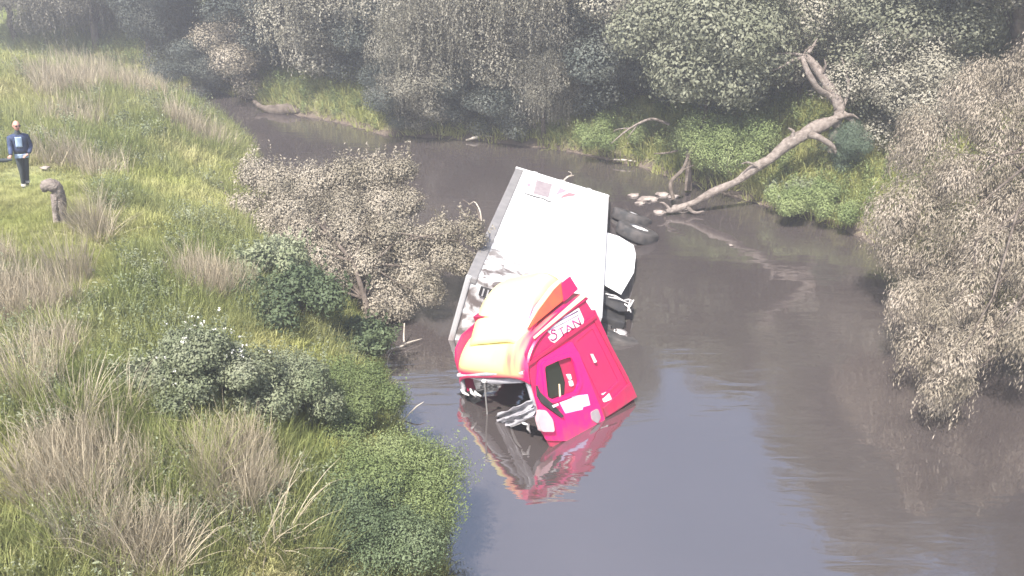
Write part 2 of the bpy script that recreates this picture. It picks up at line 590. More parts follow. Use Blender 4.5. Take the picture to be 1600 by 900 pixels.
# orthonormal frame of the box
f_ = Vector((-0.122, -0.991, 0.052)).normalized()
u_ = Vector((-0.955, 0.132, 0.264)); u_ = (u_ - u_.dot(f_) * f_).normalized()
l_ = u_.cross(f_) * -1
if l_.z < 0:
    l_ = -l_
BOXM = Matrix(((f_.x, u_.x, l_.x, 2.72), (f_.y, u_.y, l_.y, 22.39), (f_.z, u_.z, l_.z, 0.58), (0, 0, 0, 1)))
BOXM = grown(BOXM, 1.04)
CABM = cabM()

def hit(px, py, Mx, ax, val):
    inv = Mx.inverted()
    o = inv @ Vector((0, 0, CAM_H)); d = inv.to_3x3() @ Vector(ray(px, py))
    tt = (val - o[ax]) / d[ax]
    return o + d * tt

truck_root = empty('truck', (1.2, 14.0, 0.0))
tag(truck_root, 'crashed red and yellow delivery truck with white cargo box lying half sunk in the river', 'truck')

def tpart(name, me, mat, Mx=None, parent=None):
    o = link(name, me, mat)
    if parent is None:
        o.parent = truck_root
        o.matrix_basis = Matrix.Translation(-Vector(truck_root.location)) @ Mx
    else:
        o.parent = parent
    return o

def box_bm(x0, x1, y0, y1, z0, z1, bev=0.0, segs=2, bm=None):
    own = bm is None
    b = bmesh.new()
    vs = [b.verts.new((x, y, z)) for x in (x0, x1) for y in (y0, y1) for z in (z0, z1)]
    for f in ((0, 1, 3, 2), (4, 6, 7, 5), (0, 4, 5, 1), (2, 3, 7, 6), (0, 2, 6, 4), (1, 5, 7, 3)):
        b.faces.new([vs[i] for i in f])
    if bev:
        bmesh.ops.bevel(b, geom=b.edges[:], offset=bev, segments=segs, profile=0.6, affect='EDGES')
    if own:
        return b
    tmp = bpy.data.meshes.new('t'); b.to_mesh(tmp); b.free(); bm.from_mesh(tmp); bpy.data.meshes.remove(tmp)
    return bm

def plate(outer, holes, fn, thick):
    """flat polygon with holes, given thickness. fn maps (a, b, t) to 3-D"""
    bm = bmesh.new()
    edges = []
    for loop in [outer] + holes:
        vs = [bm.verts.new((a, b, 0)) for a, b in loop]
        for i in range(len(vs)):
            edges.append(bm.edges.new((vs[i], vs[(i + 1) % len(vs)])))
    bmesh.ops.triangle_fill(bm, use_beauty=True, use_dissolve=False, edges=edges, normal=(0, 0, 1))
    r = bmesh.ops.extrude_face_region(bm, geom=bm.faces[:])
    for v in [e for e in r['geom'] if isinstance(e, bmesh.types.BMVert)]:
        v.co.z = thick
    for v in bm.verts:
        v.co = Vector(fn(v.co.x, v.co.y, v.co.z))
    return bm

def rounded(pts, r=0.06, n=4):
    out = []
    k = len(pts)
    for i in range(k):
        p = Vector(pts[i]); a = (Vector(pts[i - 1]) - p); b = (Vector(pts[(i + 1) % k]) - p)
        ra = min(r, a.length * 0.45); rb = min(r, b.length * 0.45)
        A = p + a.normalized() * ra; B = p + b.normalized() * rb
        for j in range(n + 1):
            f = j / n
            q = (1 - f) ** 2 * A + 2 * f * (1 - f) * p + f * f * B
            out.append((q.x, q.y))
    return out

# paints
M['red'] = paint('red_paint', (0.56, 0.010, 0.10), (0.47, 0.014, 0.09), 0.32, 2.0, spec=0.5, coat=0.3)
M['red_door'] = paint('red_door_paint', (0.80, 0.003, 0.17), (0.74, 0.004, 0.15), 0.3, 2.0, coat=0.3)
M['red_dark'] = paint('red_worn', (0.45, 0.012, 0.075), (0.34, 0.02, 0.07), 0.45, 3.0)
M['white'] = paint('white_panel', (0.82, 0.82, 0.82), (0.76, 0.76, 0.76), 0.35, 0.8)
M['grey_rail'] = paint('aluminium_rail', (0.36, 0.36, 0.365), (0.42, 0.42, 0.42), 0.6, 3)
M['rubber'] = paint('rubber', (0.025, 0.025, 0.025), (0.08, 0.07, 0.065), 0.75, 6, bump=0.2)
M['rim'] = paint('rim_steel', (0.5, 0.5, 0.5), (0.7, 0.7, 0.7), 0.4, 5, metal=0.2)
M['black'] = paint('black_plastic', (0.02, 0.02, 0.021), (0.045, 0.042, 0.04), 0.55, 6)
M['glass'] = paint('dark_glass', (0.012, 0.013, 0.014), (0.02, 0.02, 0.02), 0.06, 2, spec=0.6)
M['cloth'] = paint('grey_lining', (0.30, 0.29, 0.31), (0.45, 0.44, 0.47), 0.8, 4, bump=0.2)
M['pale'] = paint('pale_trim', (0.6, 0.58, 0.56), (0.75, 0.72, 0.70), 0.6, 6)
M['pink'] = paint('pale_pink_panel', (0.62, 0.35, 0.38), (0.72, 0.45, 0.46), 0.5, 5)
M['lilac'] = paint('lilac_sheet', (0.62, 0.45, 0.72), (0.75, 0.62, 0.85), 0.7, 9)
M['grey_print'] = paint('faded_print', (0.26, 0.215, 0.235), (0.34, 0.30, 0.31), 0.5, 6)
M['mauve_print'] = paint('mauve_print', (0.34, 0.24, 0.29), (0.40, 0.29, 0.34), 0.5, 6)
M['rose_print'] = paint('rose_print', (0.34, 0.17, 0.195), (0.40, 0.22, 0.25), 0.5, 6)
M['purple'] = paint('purple_print', (0.20, 0.10, 0.24), (0.26, 0.14, 0.30), 0.5, 6)
M['magenta_print'] = paint('magenta_print', (0.40, 0.03, 0.17), (0.34, 0.03, 0.15), 0.5, 6)
M['orange'] = paint('orange_paint', (0.72, 0.12, 0.04), (0.66, 0.06, 0.06), 0.35, 2.2)
M['cream'] = paint('cream_paint', (0.78, 0.62, 0.38), (0.80, 0.68, 0.46), 0.4, 2)

def grime(mat, z0=0.0, z1=0.40, amount=0.6):
    """mud film: patchy, thicker near the waterline the wreck settled at"""
    t = mat.node_tree
    p = [n for n in t.nodes if n.type == 'BSDF_PRINCIPLED'][0]
    inp = p.inputs['Base Color']
    src = inp.links[0].from_socket
    g = N(t, "ShaderNodeNewGeometry"); sx_ = N(t, "ShaderNodeSeparateXYZ"); t.links.new(g.outputs['Position'], sx_.inputs[0])
    a = N(t, "ShaderNodeTexNoise"); a.inputs['Scale'].default_value = 3.5; a.inputs['Detail'].default_value = 8; a.inputs['Roughness'].default_value = 0.65
    mp_ = N(t, "ShaderNodeMapping"); mp_.inputs['Scale'].default_value = (1.6, 1.6, 0.6)
    t.links.new(g.outputs['Position'], mp_.inputs[0]); t.links.new(mp_.outputs[0], a.inputs['Vector'])
    mr = N(t, "ShaderNodeMapRange"); mr.inputs['From Min'].default_value = z1; mr.inputs['From Max'].default_value = z0
    mr.inputs['To Min'].default_value = -0.22; mr.inputs['To Max'].default_value = 0.22
    t.links.new(sx_.outputs[2], mr.inputs[0])
    ad = N(t, "ShaderNodeMath", operation='ADD'); t.links.new(a.outputs[0], ad.inputs[0]); t.links.new(mr.outputs[0], ad.inputs[1])
    r = ramp(t, [(0.50, (0, 0, 0)), (0.85, (amount, amount, amount))])
    t.links.new(ad.outputs[0], r.inputs[0])
    mx = N(t, "ShaderNodeMix", data_type='RGBA'); mx.inputs[7].default_value = (0.16, 0.085, 0.075, 1)
    t.links.new(r.outputs[0], mx.inputs[0]); t.links.new(src, mx.inputs[6]); t.links.new(mx.outputs[2], inp)
for k_ in ('red', 'red_door', 'red_dark', 'white', 'orange', 'rim', 'grey_rail'):
    grime(M[k_])

# livery: red to yellow, a real paint fade that runs over the roof and forehead
def livery(name, y0, y1, axis_i=1, zband=None):
    m, t, out = new_mat(name)
    p = principled(t, out, 0.3, 0.5)
    p.inputs['Coat Weight'].default_value = 0.3
    tc = N(t, "ShaderNodeTexCoord")
    s = N(t, "ShaderNodeSeparateXYZ")
    t.links.new(tc.outputs['Object'], s.inputs[0])
    no = N(t, "ShaderNodeTexNoise"); no.inputs['Scale'].default_value = 1.6; no.inputs['Detail'].default_value = 2
    mpp = N(t, "ShaderNodeMapping"); mpp.inputs['Scale'].default_value = (0.6, 2.2, 0.8)
    t.links.new(tc.outputs['Object'], mpp.inputs[0]); t.links.new(mpp.outputs[0], no.inputs['Vector'])
    ma = N(t, "ShaderNodeMath", operation='MULTIPLY_ADD'); ma.inputs[1].default_value = 0.9
    t.links.new(no.outputs[0], ma.inputs[0]); t.links.new(s.outputs[axis_i], ma.inputs[2])
    mr = N(t, "ShaderNodeMapRange"); mr.inputs['From Min'].default_value = y0 + 0.45; mr.inputs['From Max'].default_value = y1 + 0.45
    t.links.new(ma.outputs[0], mr.inputs[0])
    fac = mr.outputs[0]
    if zband:
        mz = N(t, "ShaderNodeMapRange"); mz.inputs['From Min'].default_value = zband[1]; mz.inputs['From Max'].default_value = zband[0]
        t.links.new(s.outputs[2], mz.inputs[0])
        mxx = N(t, "ShaderNodeMath", operation='MAXIMUM')
        t.links.new(fac, mxx.inputs[0]); t.links.new(mz.outputs[0], mxx.inputs[1])
        fac = mxx.outputs[0]
    r = ramp(t, [(0.0, (0.84, 0.75, 0.33)), (0.50, (0.84, 0.70, 0.27)), (0.74, (0.80, 0.30, 0.18)), (1.0, (0.58, 0.010, 0.10))])
    t.links.new(fac, r.inputs[0])
    t.links.new(r.outputs[0], p.inputs['Base Color'])
    return m
M['livery_head'] = livery('livery_forehead', 0.15, 1.0, 1, (1.98, 2.20))
M['livery_spoiler'] = livery('livery_spoiler', 0.45, 0.95, 1)
grime(M['livery_head']); grime(M['livery_spoiler'], amount=0.5)

# muddy white for the cargo body: front wall stains mixed with painted dappled shade
m, t, out = new_mat('dirt_dapple_white')
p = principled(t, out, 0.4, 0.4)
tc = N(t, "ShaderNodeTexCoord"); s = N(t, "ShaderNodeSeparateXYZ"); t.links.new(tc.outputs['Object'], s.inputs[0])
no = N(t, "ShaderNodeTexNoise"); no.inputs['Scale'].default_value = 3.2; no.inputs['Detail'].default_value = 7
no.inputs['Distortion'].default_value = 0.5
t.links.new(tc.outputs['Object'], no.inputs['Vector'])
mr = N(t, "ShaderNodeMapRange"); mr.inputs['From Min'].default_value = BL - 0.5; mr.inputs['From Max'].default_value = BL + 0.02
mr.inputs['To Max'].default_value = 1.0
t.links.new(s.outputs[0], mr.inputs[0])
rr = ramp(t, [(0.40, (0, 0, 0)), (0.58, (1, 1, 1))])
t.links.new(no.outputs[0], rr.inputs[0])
ms = N(t, "ShaderNodeMapRange"); ms.inputs['From Min'].default_value = 6.6; ms.inputs['From Max'].default_value = 9.4  # dappled shade painted towards the front roof corner, mixed with dirt
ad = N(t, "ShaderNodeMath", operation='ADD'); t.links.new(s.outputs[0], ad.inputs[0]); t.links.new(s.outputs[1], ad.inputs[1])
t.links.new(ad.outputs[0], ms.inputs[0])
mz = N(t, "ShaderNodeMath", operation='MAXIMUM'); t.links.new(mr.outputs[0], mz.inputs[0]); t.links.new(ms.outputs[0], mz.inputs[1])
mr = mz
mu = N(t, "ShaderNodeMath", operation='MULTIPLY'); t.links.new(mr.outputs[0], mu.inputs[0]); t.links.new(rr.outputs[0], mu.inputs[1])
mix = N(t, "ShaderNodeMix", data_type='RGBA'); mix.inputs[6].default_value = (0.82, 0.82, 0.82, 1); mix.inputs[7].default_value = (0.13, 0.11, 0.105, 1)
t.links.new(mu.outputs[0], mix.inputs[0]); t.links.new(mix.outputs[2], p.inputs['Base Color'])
M['dirt_dapple_white'] = m

# ---- cargo box
cargo = tpart('cargo_box', bm_mesh('cargo_box', box_bm(0, BL, 0, BH, -BW, 0, 0.02)), M['dirt_dapple_white'], BOXM)
tpart('bottom_rail', bm_mesh('bottom_rail', box_bm(-0.02, BL + 0.02, -0.03, 0.13, -0.12, 0.022, 0.008)), M['grey_rail'], parent=cargo)
M['dull_rail'] = paint('dull_rail', (0.17, 0.165, 0.165), (0.23, 0.22, 0.22), 0.7, 4)
tpart('top_rail', bm_mesh('top_rail', box_bm(-0.02, BL + 0.02, BH - 0.20, BH + 0.03, -0.12, 0.022, 0.03)), M['dull_rail'], parent=cargo)
tpart('rear_frame', bm_mesh('rear_frame', box_bm(-0.06, 0.06, -0.035, BH + 0.035, -BW - 0.01, 0.03, 0.01)), M['white'], parent=cargo)
tpart('front_post', bm_mesh('front_post', box_bm(BL - 0.05, BL + 0.035, BH - 0.08, BH + 0.036, -BW, 0.028, 0.03)), M['grey_rail'], parent=cargo)
bmv = box_bm(BL + 0.003, BL + 0.05, BH - 0.62, BH - 0.30, -0.30, -0.10, 0.012)
tpart('vent', bm_mesh('vent', bmv), M['black'], parent=cargo)
A = Acc()
for k in range(3):
    y0 = BH - 0.57 + k * 0.09
    b_ = box_bm(BL + 0.05, BL + 0.065, y0, y0 + 0.03, -0.28, -0.12)
    me_ = bm_mesh('louvre', b_)
    o_ = tpart('slat', me_, M['grey_rail'], parent=cargo)
for k in range(1, 7):
    x_ = BL * k / 7
    bm = box_bm(x_ - 0.012, x_ + 0.012, 0.14, BH - 0.16, -0.002, 0.004)
    tpart('panel_seam', bm_mesh('panel_seam', bm), M['white'], parent=cargo)
for k in range(3):
    bm = box_bm(-0.085, -0.06, 0.5 + 0.8 * k, 0.62 + 0.8 * k, -0.10, 0.045, 0.006)
    tpart('hinge', bm_mesh('hinge', bm), M['grey_rail'], parent=cargo)
# printed picture near the tail
def boxpoly(pix, h, name, mat):
    P = [hit(x, y, BOXM, 2, 0.0) for x, y in pix]
    bm = plate([(q.x, q.y) for q in P], [], lambda a, b, tt: (a, b, 0.003 + tt), h)
    return tpart(name, bm_mesh(name, bm), mat, parent=cargo)
boxpoly([(838, 281), (863, 288), (857, 309), (833, 303)], 0.003, 'printed_panel', M['grey_print'])
boxpoly([(875, 293), (886, 298), (880, 301), (868, 305)], 0.003, 'printed_panel', M['mauve_print'])
boxpoly([(889, 301), (899, 303), (898, 306), (884, 308), (874, 311), (880, 305)], 0.003, 'printed_panel', M['rose_print'])
boxpoly([(826 + 3 * math.cos(a), 289 + 3 * math.sin(a)) for a in np.linspace(0, 2 * PI, 11)[:-1]], 0.003, 'printed_dot', M['mauve_print'])
P = [hit(x, y, BOXM, 2, 0.012) for x, y in [(820, 302), (828, 305), (838, 308), (848, 310), (855, 314), (863, 316)]]
A = Acc(); A.tube([q[:] for q in P], [0.012, 0.02, 0.02, 0.016, 0.02, 0.012], 6)
tpart('torn_strip', A.mesh('torn_strip'), M['black'], parent=cargo)

# ---- running gear (below the floor: negative Y in the box frame)
A = Acc()
for zz in (-0.85, -1.6):
    b_ = box_bm(0.2, BL + 1.2, -0.30, -0.05, zz - 0.04, zz + 0.04)
    tpart('chassis_rail', bm_mesh('chassis_rail', b_), M['black'], BOXM)

def wheel(parent_cx, cy, cz, w_=0.32, R=0.56, dual=True):
    """axis along local Z (the wreck lies on its side)"""
    A = Acc()
    n = 36
    prof = [(0.26, -w_ / 2), (0.42, -w_ / 2), (R - 0.03, -w_ * 0.46), (R, -w_ * 0.34), (R, w_ * 0.34), (R - 0.03, w_ * 0.46), (0.42, w_ / 2), (0.26, w_ / 2)]
    vs = []; qs = []
    for k in range(n):
        th = 2 * PI * k / n
        for (r, z) in prof:
            rr_ = r - (0.022 if (k % 2 and r > R - 0.01) else 0)
            vs.append((rr_ * math.cos(th), rr_ * math.sin(th), z))
    m_ = len(prof)
    for k in range(n):
        k2 = (k + 1) % n
        for j in range(m_ - 1):
            qs.append([k * m_ + j, k2 * m_ + j, k2 * m_ + j + 1, k * m_ + j + 1])
    A.add(vs, qs)
    tyre = A.mesh('tyre', False)
    R_ = Acc()
    prof = [(0.30, 0.46 * w_), (0.275, 0.40 * w_), (0.25, 0.1 * w_), (0.20, 0.05 * w_), (0.12, 0.30 * w_), (0.10, 0.5 * w_), (0.001, 0.52 * w_)]
    vs = []; qs = []
    for k in range(n):
        th = 2 * PI * k / n
        for (r, z) in prof:
            vs.append((r * math.cos(th), r * math.sin(th), z))
    m_ = len(prof)
    for k in range(n):
        k2 = (k + 1) % n
        for j in range(m_ - 1):
            qs.append([k * m_ + j, k2 * m_ + j, k2 * m_ + j + 1, k * m_ + j + 1])
    R_.add(vs, qs)
    for k in range(10):
        th = 2 * PI * k / 10
        b_ = box_bm(0.16 * math.cos(th) - 0.014, 0.16 * math.cos(th) + 0.014, 0.16 * math.sin(th) - 0.014, 0.16 * math.sin(th) + 0.014, 0.1 * w_, 0.4 * w_)
        tmp = bm_mesh('t', b_); vv = np.array([v.co[:] for v in tmp.vertices]); R_.add(vv, [list(p_.vertices) for p_ in tmp.polygons]); bpy.data.meshes.remove(tmp)
    return tyre, R_.mesh('rim', True)
TY, RM = wheel(0, 0, 0)
TY.materials.append(M['rubber']); RM.materials.append(M['rim'])
def put_wheel(x, y, z, tilt=(0, 0)):
    t_ = bpy.data.objects.new('wheel', TY); col.objects.link(t_); t_.parent = truck_root
    t_.matrix_basis = Matrix.Translation(-Vector(truck_root.location)) @ BOXM @ Matrix.Translation((x, y, z)) @ Matrix.Rotation(tilt[0], 4, 'X') @ Matrix.Rotation(tilt[1], 4, 'Y')
    r_ = bpy.data.objects.new('rim', RM); col.objects.link(r_); r_.parent = t_
    return t_
TILT = -0.25
for zz in (-0.05, -0.40, -1.85, -2.2):
    put_wheel(1.15, -0.72, zz - 0.02, (0.05, TILT))
    put_wheel(2.35, -0.84, zz + 0.02, (0.05, TILT + 0.12))
for (x_, ) in ((1.15,), (2.35,)):
    A = Acc(); A.tube([(x_, -0.62, -0.1), (x_, -0.62, -2.2)], [0.09, 0.09], 10)
    tpart('axle', A.mesh('axle', True), M['black'], BOXM)
# front wheel, half under water
put_wheel(BL - 0.7, -0.60, -0.62, (0.0, -0.1))
tpart('battery_box', bm_mesh('battery_box', box_bm(6.75, 7.35, -0.62, -0.06, -0.95, -0.34, 0.03)), M['black'], BOXM)
tpart('mudflap', bm_mesh('mudflap', box_bm(6.62, 6.65, -0.80, -0.10, -0.9, -0.28, 0.008)), M['rubber'], BOXM)
# white side skirt, hanging out past the floor
P = [hit(x, y, BOXM, 2, -0.05) for x, y in [(946, 361), (968, 368), (990, 383), (993, 398), (991, 424), (971, 459), (940, 440)]]
bm = plate([(q.x, q.y) for q in P], [], lambda a, b, tt: (a, b, -0.09 + tt + 0.03 * math.sin(a * 2)), 0.03)
tpart('side_skirt', bm_mesh('side_skirt', bm), M['white'], BOXM)
# fuel tank + torn guard below it
A = Acc(); A.tube([(5.0, -0.45, -0.55), (6.6, -0.45, -0.55)], [0.33, 0.33], 20)
tpart('fuel_tank', A.mesh('fuel_tank', True), M['black'], BOXM)
P = [hit(x, y, BOXM, 2, -0.2) for x, y in [(938, 455), (965, 470), (990, 474), (986, 488), (968, 484), (940, 470)]]
bm = plate([(q.x, q.y) for q in P], [], lambda a, b, tt: (a, b, -0.2 + tt + 0.05 * math.sin(a * 9 + b * 6)), 0.02)
tpart('torn_guard', bm_mesh('torn_guard', bm), M['black'], BOXM)
A = Acc()
for (p0, p1) in [((946, 459), (975, 470)), ((950, 464), (983, 474)), ((972, 470), (990, 470)), ((984, 470), (981, 486)), ((990, 469), (984, 480)), ((976, 475), (986, 488))]:
    a_ = hit(*p0, BOXM, 2, -0.12); b_ = hit(*p1, BOXM, 2, -0.12)
    A.tube([a_[:], ((a_ + b_) / 2 + Vector((0, 0, 0.03)))[:], b_[:]], [0.012, 0.02, 0.01], 5)
tpart('bent_strips', A.mesh('bent_strips'), M['pale'], BOXM)

# ---- cab (local X forward, Y left, Z up)
W_ = 1.1
def side_fn(sgn, y0):
    return lambda a, b, tt: (a, sgn * (y0 + tt), b)
cab_side = [(-1.10, 0.30), (-1.13, 0.7), (-1.02, 2.05), (-0.93, 2.50), (-0.2, 2.50), (0.40, 2.46), (0.66, 2.32), (0.78, 2.14), (0.93, 1.5), (1.06, 1.05), (1.04, 0.75), (0.3, 0.15), (-0.22, 0.12), (-0.24, 0.40)]
door_open = rounded([(-0.14, 0.62), (0.70, 0.75), (0.84, 1.2), (0.52, 1.95), (-0.16, 1.90)], 0.08)
bm = plate(cab_side, [door_open], side_fn(1, W_ - 0.05), 0.05)
# far side wall, rear wall, floor and engine-tunnel box are in the same shell
tmp = bm_mesh('t', plate(cab_side, [rounded([(-0.16, 1.2), (0.75, 1.2), (0.6, 1.85), (-0.14, 1.85)], 0.08)], side_fn(-1, W_ - 0.05), 0.05)); bm.from_mesh(tmp)
box_bm(-1.11, -1.05, -W_ + 0.05, W_ - 0.05, 0.3, 2.1, bm=bm)
box_bm(-1.0, 0.3, -W_ + 0.05, W_ - 0.05, 0.16, 0.2, bm=bm)
cab = tpart('cab', bm_mesh('cab', bm), M['red'], CABM)
# sleeper side: raised pressed panel and mouldings
bm = plate(rounded([(-0.92, 0.75), (-0.34, 0.75), (-0.32, 1.95), (-0.88, 1.95)], 0.07), [rounded([(-0.87, 0.80), (-0.39, 0.80), (-0.37, 1.90), (-0.83, 1.90)], 0.05)], side_fn(1, W_ + 0.002), 0.012)
tpart('pressed_moulding', bm_mesh('pressed_moulding', bm), M['red'], parent=cab)
bm = plate([(-1.09, 0.32), (-0.26, 0.46), (-0.28, 0.62), (-1.10, 0.62)], [], side_fn(1, W_ + 0.001), 0.05)
tpart('lower_skirt', bm_mesh('lower_skirt', bm), M['red_dark'], parent=cab)
bm = plate([(-1.03, 2.0), (0.76, 2.13), (0.74, 2.18), (-1.02, 2.055)], [], side_fn(1, W_ + 0.001), 0.04)
tpart('rain_gutter', bm_mesh('rain_gutter', bm), M['red_dark'], parent=cab)
bm = plate([(-1.10, 0.62), (-1.03, 0.62), (-0.93, 2.02), (-1.0, 2.02)], [], side_fn(1, W_ + 0.001), 0.02)
tpart('rear_trim', bm_mesh('rear_trim', bm), M['red_dark'], parent=cab)
# door, standing slightly open, window hole, frame, glass
def trace(pix, y=W_):
    return [(q.x, q.z) for q in (hit(a, b, CABM, 1, y) for a, b in pix)]
win = rounded(trace([(848, 573), (870, 563), (889, 557), (896, 570), (902, 597), (897, 611), (862, 624), (853, 621)]), 0.05)
door_out = rounded(trace([(840, 563), (891, 533), (903, 552), (950, 672), (926, 690), (852, 688), (846, 655), (836, 620)]), 0.05)
bm = plate(door_out, [win], side_fn(1, W_ + 0.0), 0.035)
door = tpart('door', bm_mesh('door', bm), M['red_door'], parent=cab)
ring_out = rounded(trace([(843, 567), (868, 556), (890, 550), (901, 566), (908, 598), (900, 616), (862, 630), (849, 625)]), 0.06)
bm = plate(ring_out, [win], side_fn(1, W_ + 0.036), 0.02)
tpart('window_frame', bm_mesh('window_frame', bm), M['red_door'], parent=cab)
glass_o = trace([(846, 571), (872, 560), (878, 576), (884, 598), (884, 618), (855, 627), (851, 622)])
bm = plate(glass_o, [], side_fn(1, W_ - 0.03), 0.006)
tpart('door_window', bm_mesh('door_window', bm), M['glass'], parent=cab)
inner_o = trace([(871, 560), (893, 554), (906, 598), (899, 614), (883, 619), (884, 598), (878, 576)])
bm = plate(inner_o, [], side_fn(1, W_ - 0.02), 0.01)
tpart('quarter_panel', bm_mesh('quarter_panel', bm), M['red_dark'], parent=cab)
for nm_, px_ in (('window_divider', [(874, 600), (875.5, 600), (877, 620), (875, 620)]),):
    bm = plate(trace(px_), [], side_fn(1, W_ - 0.022), 0.015)
    tpart(nm_, bm_mesh(nm_, bm), M['cream'], parent=cab)
def cab_side_poly(pix, name, mat, y, h, r=None):
    P = [hit(x, yy, CABM, 1, y) for x, yy in pix]
    pts = [(q.x, q.z) for q in P]
    if r:
        pts = rounded(pts, r)
    return tpart(name, bm_mesh(name, plate(pts, [], side_fn(1, y), h)), mat, parent=cab)
cab_side_poly([(884, 585), (890, 584), (892, 592), (888, 594)], 'latch', M['pale'], W_ - 0.01, 0.03, 0.02)
cab_side_poly([(888, 595), (893, 594), (895, 602), (890, 604)], 'latch', M['pale'], W_ - 0.01, 0.03, 0.02)
cab_side_poly([(874, 629), (893, 622), (893, 619), (918, 616), (922, 633), (911, 636), (910, 640), (883, 646)], 'sticker', M['lilac'], W_ + 0.032, 0.006)
cab_side_poly([(938, 616), (950, 611), (956, 624), (943, 629)], 'sticker', M['pale'], W_ + 0.003, 0.008, 0.03)
cab_side_poly([(922, 644), (933, 638), (938, 652), (933, 662), (924, 656)], 'fuel_cap', M['grey_print'], W_ + 0.032, 0.02, 0.04)
cab_side_poly([(922, 553), (925, 553), (931, 565), (928, 567)], 'door_handle', M['pale'], W_ + 0.03, 0.03)
cab_side_poly([(837, 602), (841, 612), (862, 632), (879, 650), (875, 652), (860, 641), (845, 630), (838, 618)], 'mirror_arm', M['black'], W_ + 0.035, 0.05)
cab_side_poly([(838, 640), (848, 640), (859, 655), (862, 674), (842, 674), (836, 655)], 'mirror_shell', M['pink'], W_ + 0.02, 0.09, 0.05)
cab_side_poly([(862, 634), (871, 630), (872, 633), (864, 637)], 'trim_clip', M['pale'], W_ + 0.09, 0.02)
# badge above the gutter: white plate, stripes, letters
badge_px = [(855, 514), (858, 509), (904, 481), (912, 499), (911, 506), (906, 511), (893, 513), (889, 518), (882, 520), (874, 529), (866, 536), (860, 533), (856, 527), (861, 523), (855, 518)]
cab_side_poly(badge_px, 'badge', M['pale'], W_ + 0.002, 0.010)
def badge_stroke(pix, w0, mat, name='badge_stroke', closed=False):
    P = [hit(x, y, CABM, 1, W_ + 0.013) for x, y in pix]
    A = Acc()
    for a_, b_ in zip(P[:-1], P[1:]):
        d = Vector((b_.x - a_.x, b_.z - a_.z)).normalized(); n_ = Vector((-d.y, d.x)) * w0
        v = [(a_.x + n_.x, a_.y, a_.z + n_.y), (b_.x + n_.x, b_.y, b_.z + n_.y), (b_.x - n_.x, b_.y, b_.z - n_.y), (a_.x - n_.x, a_.y, a_.z - n_.y)]
        v += [(x, y + 0.003, z) for x, y, z in v]
        A.add(v, [[0, 1, 2, 3], [4, 5, 6, 7], [0, 1, 5, 4], [1, 2, 6, 5], [2, 3, 7, 6], [3, 0, 4, 7]])
    return tpart(name, A.mesh(name), mat, parent=cab)
badge_stroke([(859, 511), (873, 502), (903, 486)], 0.010, M['purple'], 'stripe')
badge_stroke([(858, 516), (880, 505), (904, 492)], 0.005, M['purple'], 'stripe')
badge_stroke([(868, 516), (864, 515.5), (861, 517), (862, 521), (867, 521), (870, 524), (869, 529), (864, 532), (860, 530)], 0.014, M['magenta_print'], 'letter_s')
badge_stroke([(872, 515), (880, 510.5)], 0.007, M['magenta_print'], 'letter_t')
badge_stroke([(876, 514), (881, 525)], 0.013, M['magenta_print'], 'letter_t')
badge_stroke([(886, 521), (886, 508), (896, 515)], 0.013, M['magenta_print'], 'letter_a')
badge_stroke([(886, 516), (891, 514)], 0.006, M['magenta_print'], 'letter_a')
badge_stroke([(899, 512), (894, 501), (908, 508), (903, 496)], 0.013, M['magenta_print'], 'letter_n')
# roof + forehead shell, lofted
def loft(stations, name, mat, ny=24, thick=0.04, edge=0.16, sag=0.16):
    """stations: list of (x, z, halfwidth); rounds off towards both sides"""
    vs = []; qs = []
    S = len(stations)
    for x, z, hw in stations:
        for j in range(ny + 1):
            f = -1 + 2 * j / ny
            f = math.copysign(1 - (1 - abs(f)) ** 1.8, f)
            drop = edge * (abs(f) ** 7)
            vs.append((x - drop * 0.25, f * hw, z - drop - sag * (1 - f) * 0.5))
    k = ny + 1
    for i in range(S - 1):
        for j in range(ny):
            qs.append([i * k + j, i * k + j + 1, (i + 1) * k + j + 1, (i + 1) * k + j])
    me = np_mesh(name, vs, qs, True)
    bm_ = bmesh.new(); bm_.from_mesh(me); bpy.data.meshes.remove(me)
    bmesh.ops.recalc_face_normals(bm_, faces=bm_.faces)
    me = bm_mesh(name, bm_, True)
    o = tpart(name, me, mat, parent=cab)
    so = o.modifiers.new('thickness', 'SOLIDIFY'); so.thickness = thick; so.offset = 0
    return o
def curve(pts, n):
    """Catmull-Rom through pts"""
    P = [np.array(p, float) for p in pts]
    P = [2 * P[0] - P[1]] + P + [2 * P[-1] - P[-2]]
    out = []
    for i in range(1, len(P) - 2):
        for j in range(n):
            tt = j / n
            out.append(0.5 * ((2 * P[i]) + (-P[i - 1] + P[i + 1]) * tt + (2 * P[i - 1] - 5 * P[i] + 4 * P[i + 1] - P[i + 2]) * tt ** 2 + (-P[i - 1] + 3 * P[i] - 3 * P[i + 1] + P[i + 2]) * tt ** 3))
    out.append(P[-2])
    return out
loft(curve([(-0.96, 2.54, 1.13), (-0.3, 2.57, 1.13), (0.3, 2.54, 1.13), (0.62, 2.42, 1.13), (0.82, 2.24, 1.13), (0.92, 2.02, 1.13)], 5), 'roof', M['livery_head'])
sp = loft(curve([(0.58, 2.50, 0.93), (0.25, 2.76, 0.95), (-0.10, 3.0, 0.93), (-0.45, 3.10, 0.93), (-0.72, 3.10, 0.90)], 5), 'roof_spoiler', M['livery_spoiler'], edge=0.28, thick=0.03)
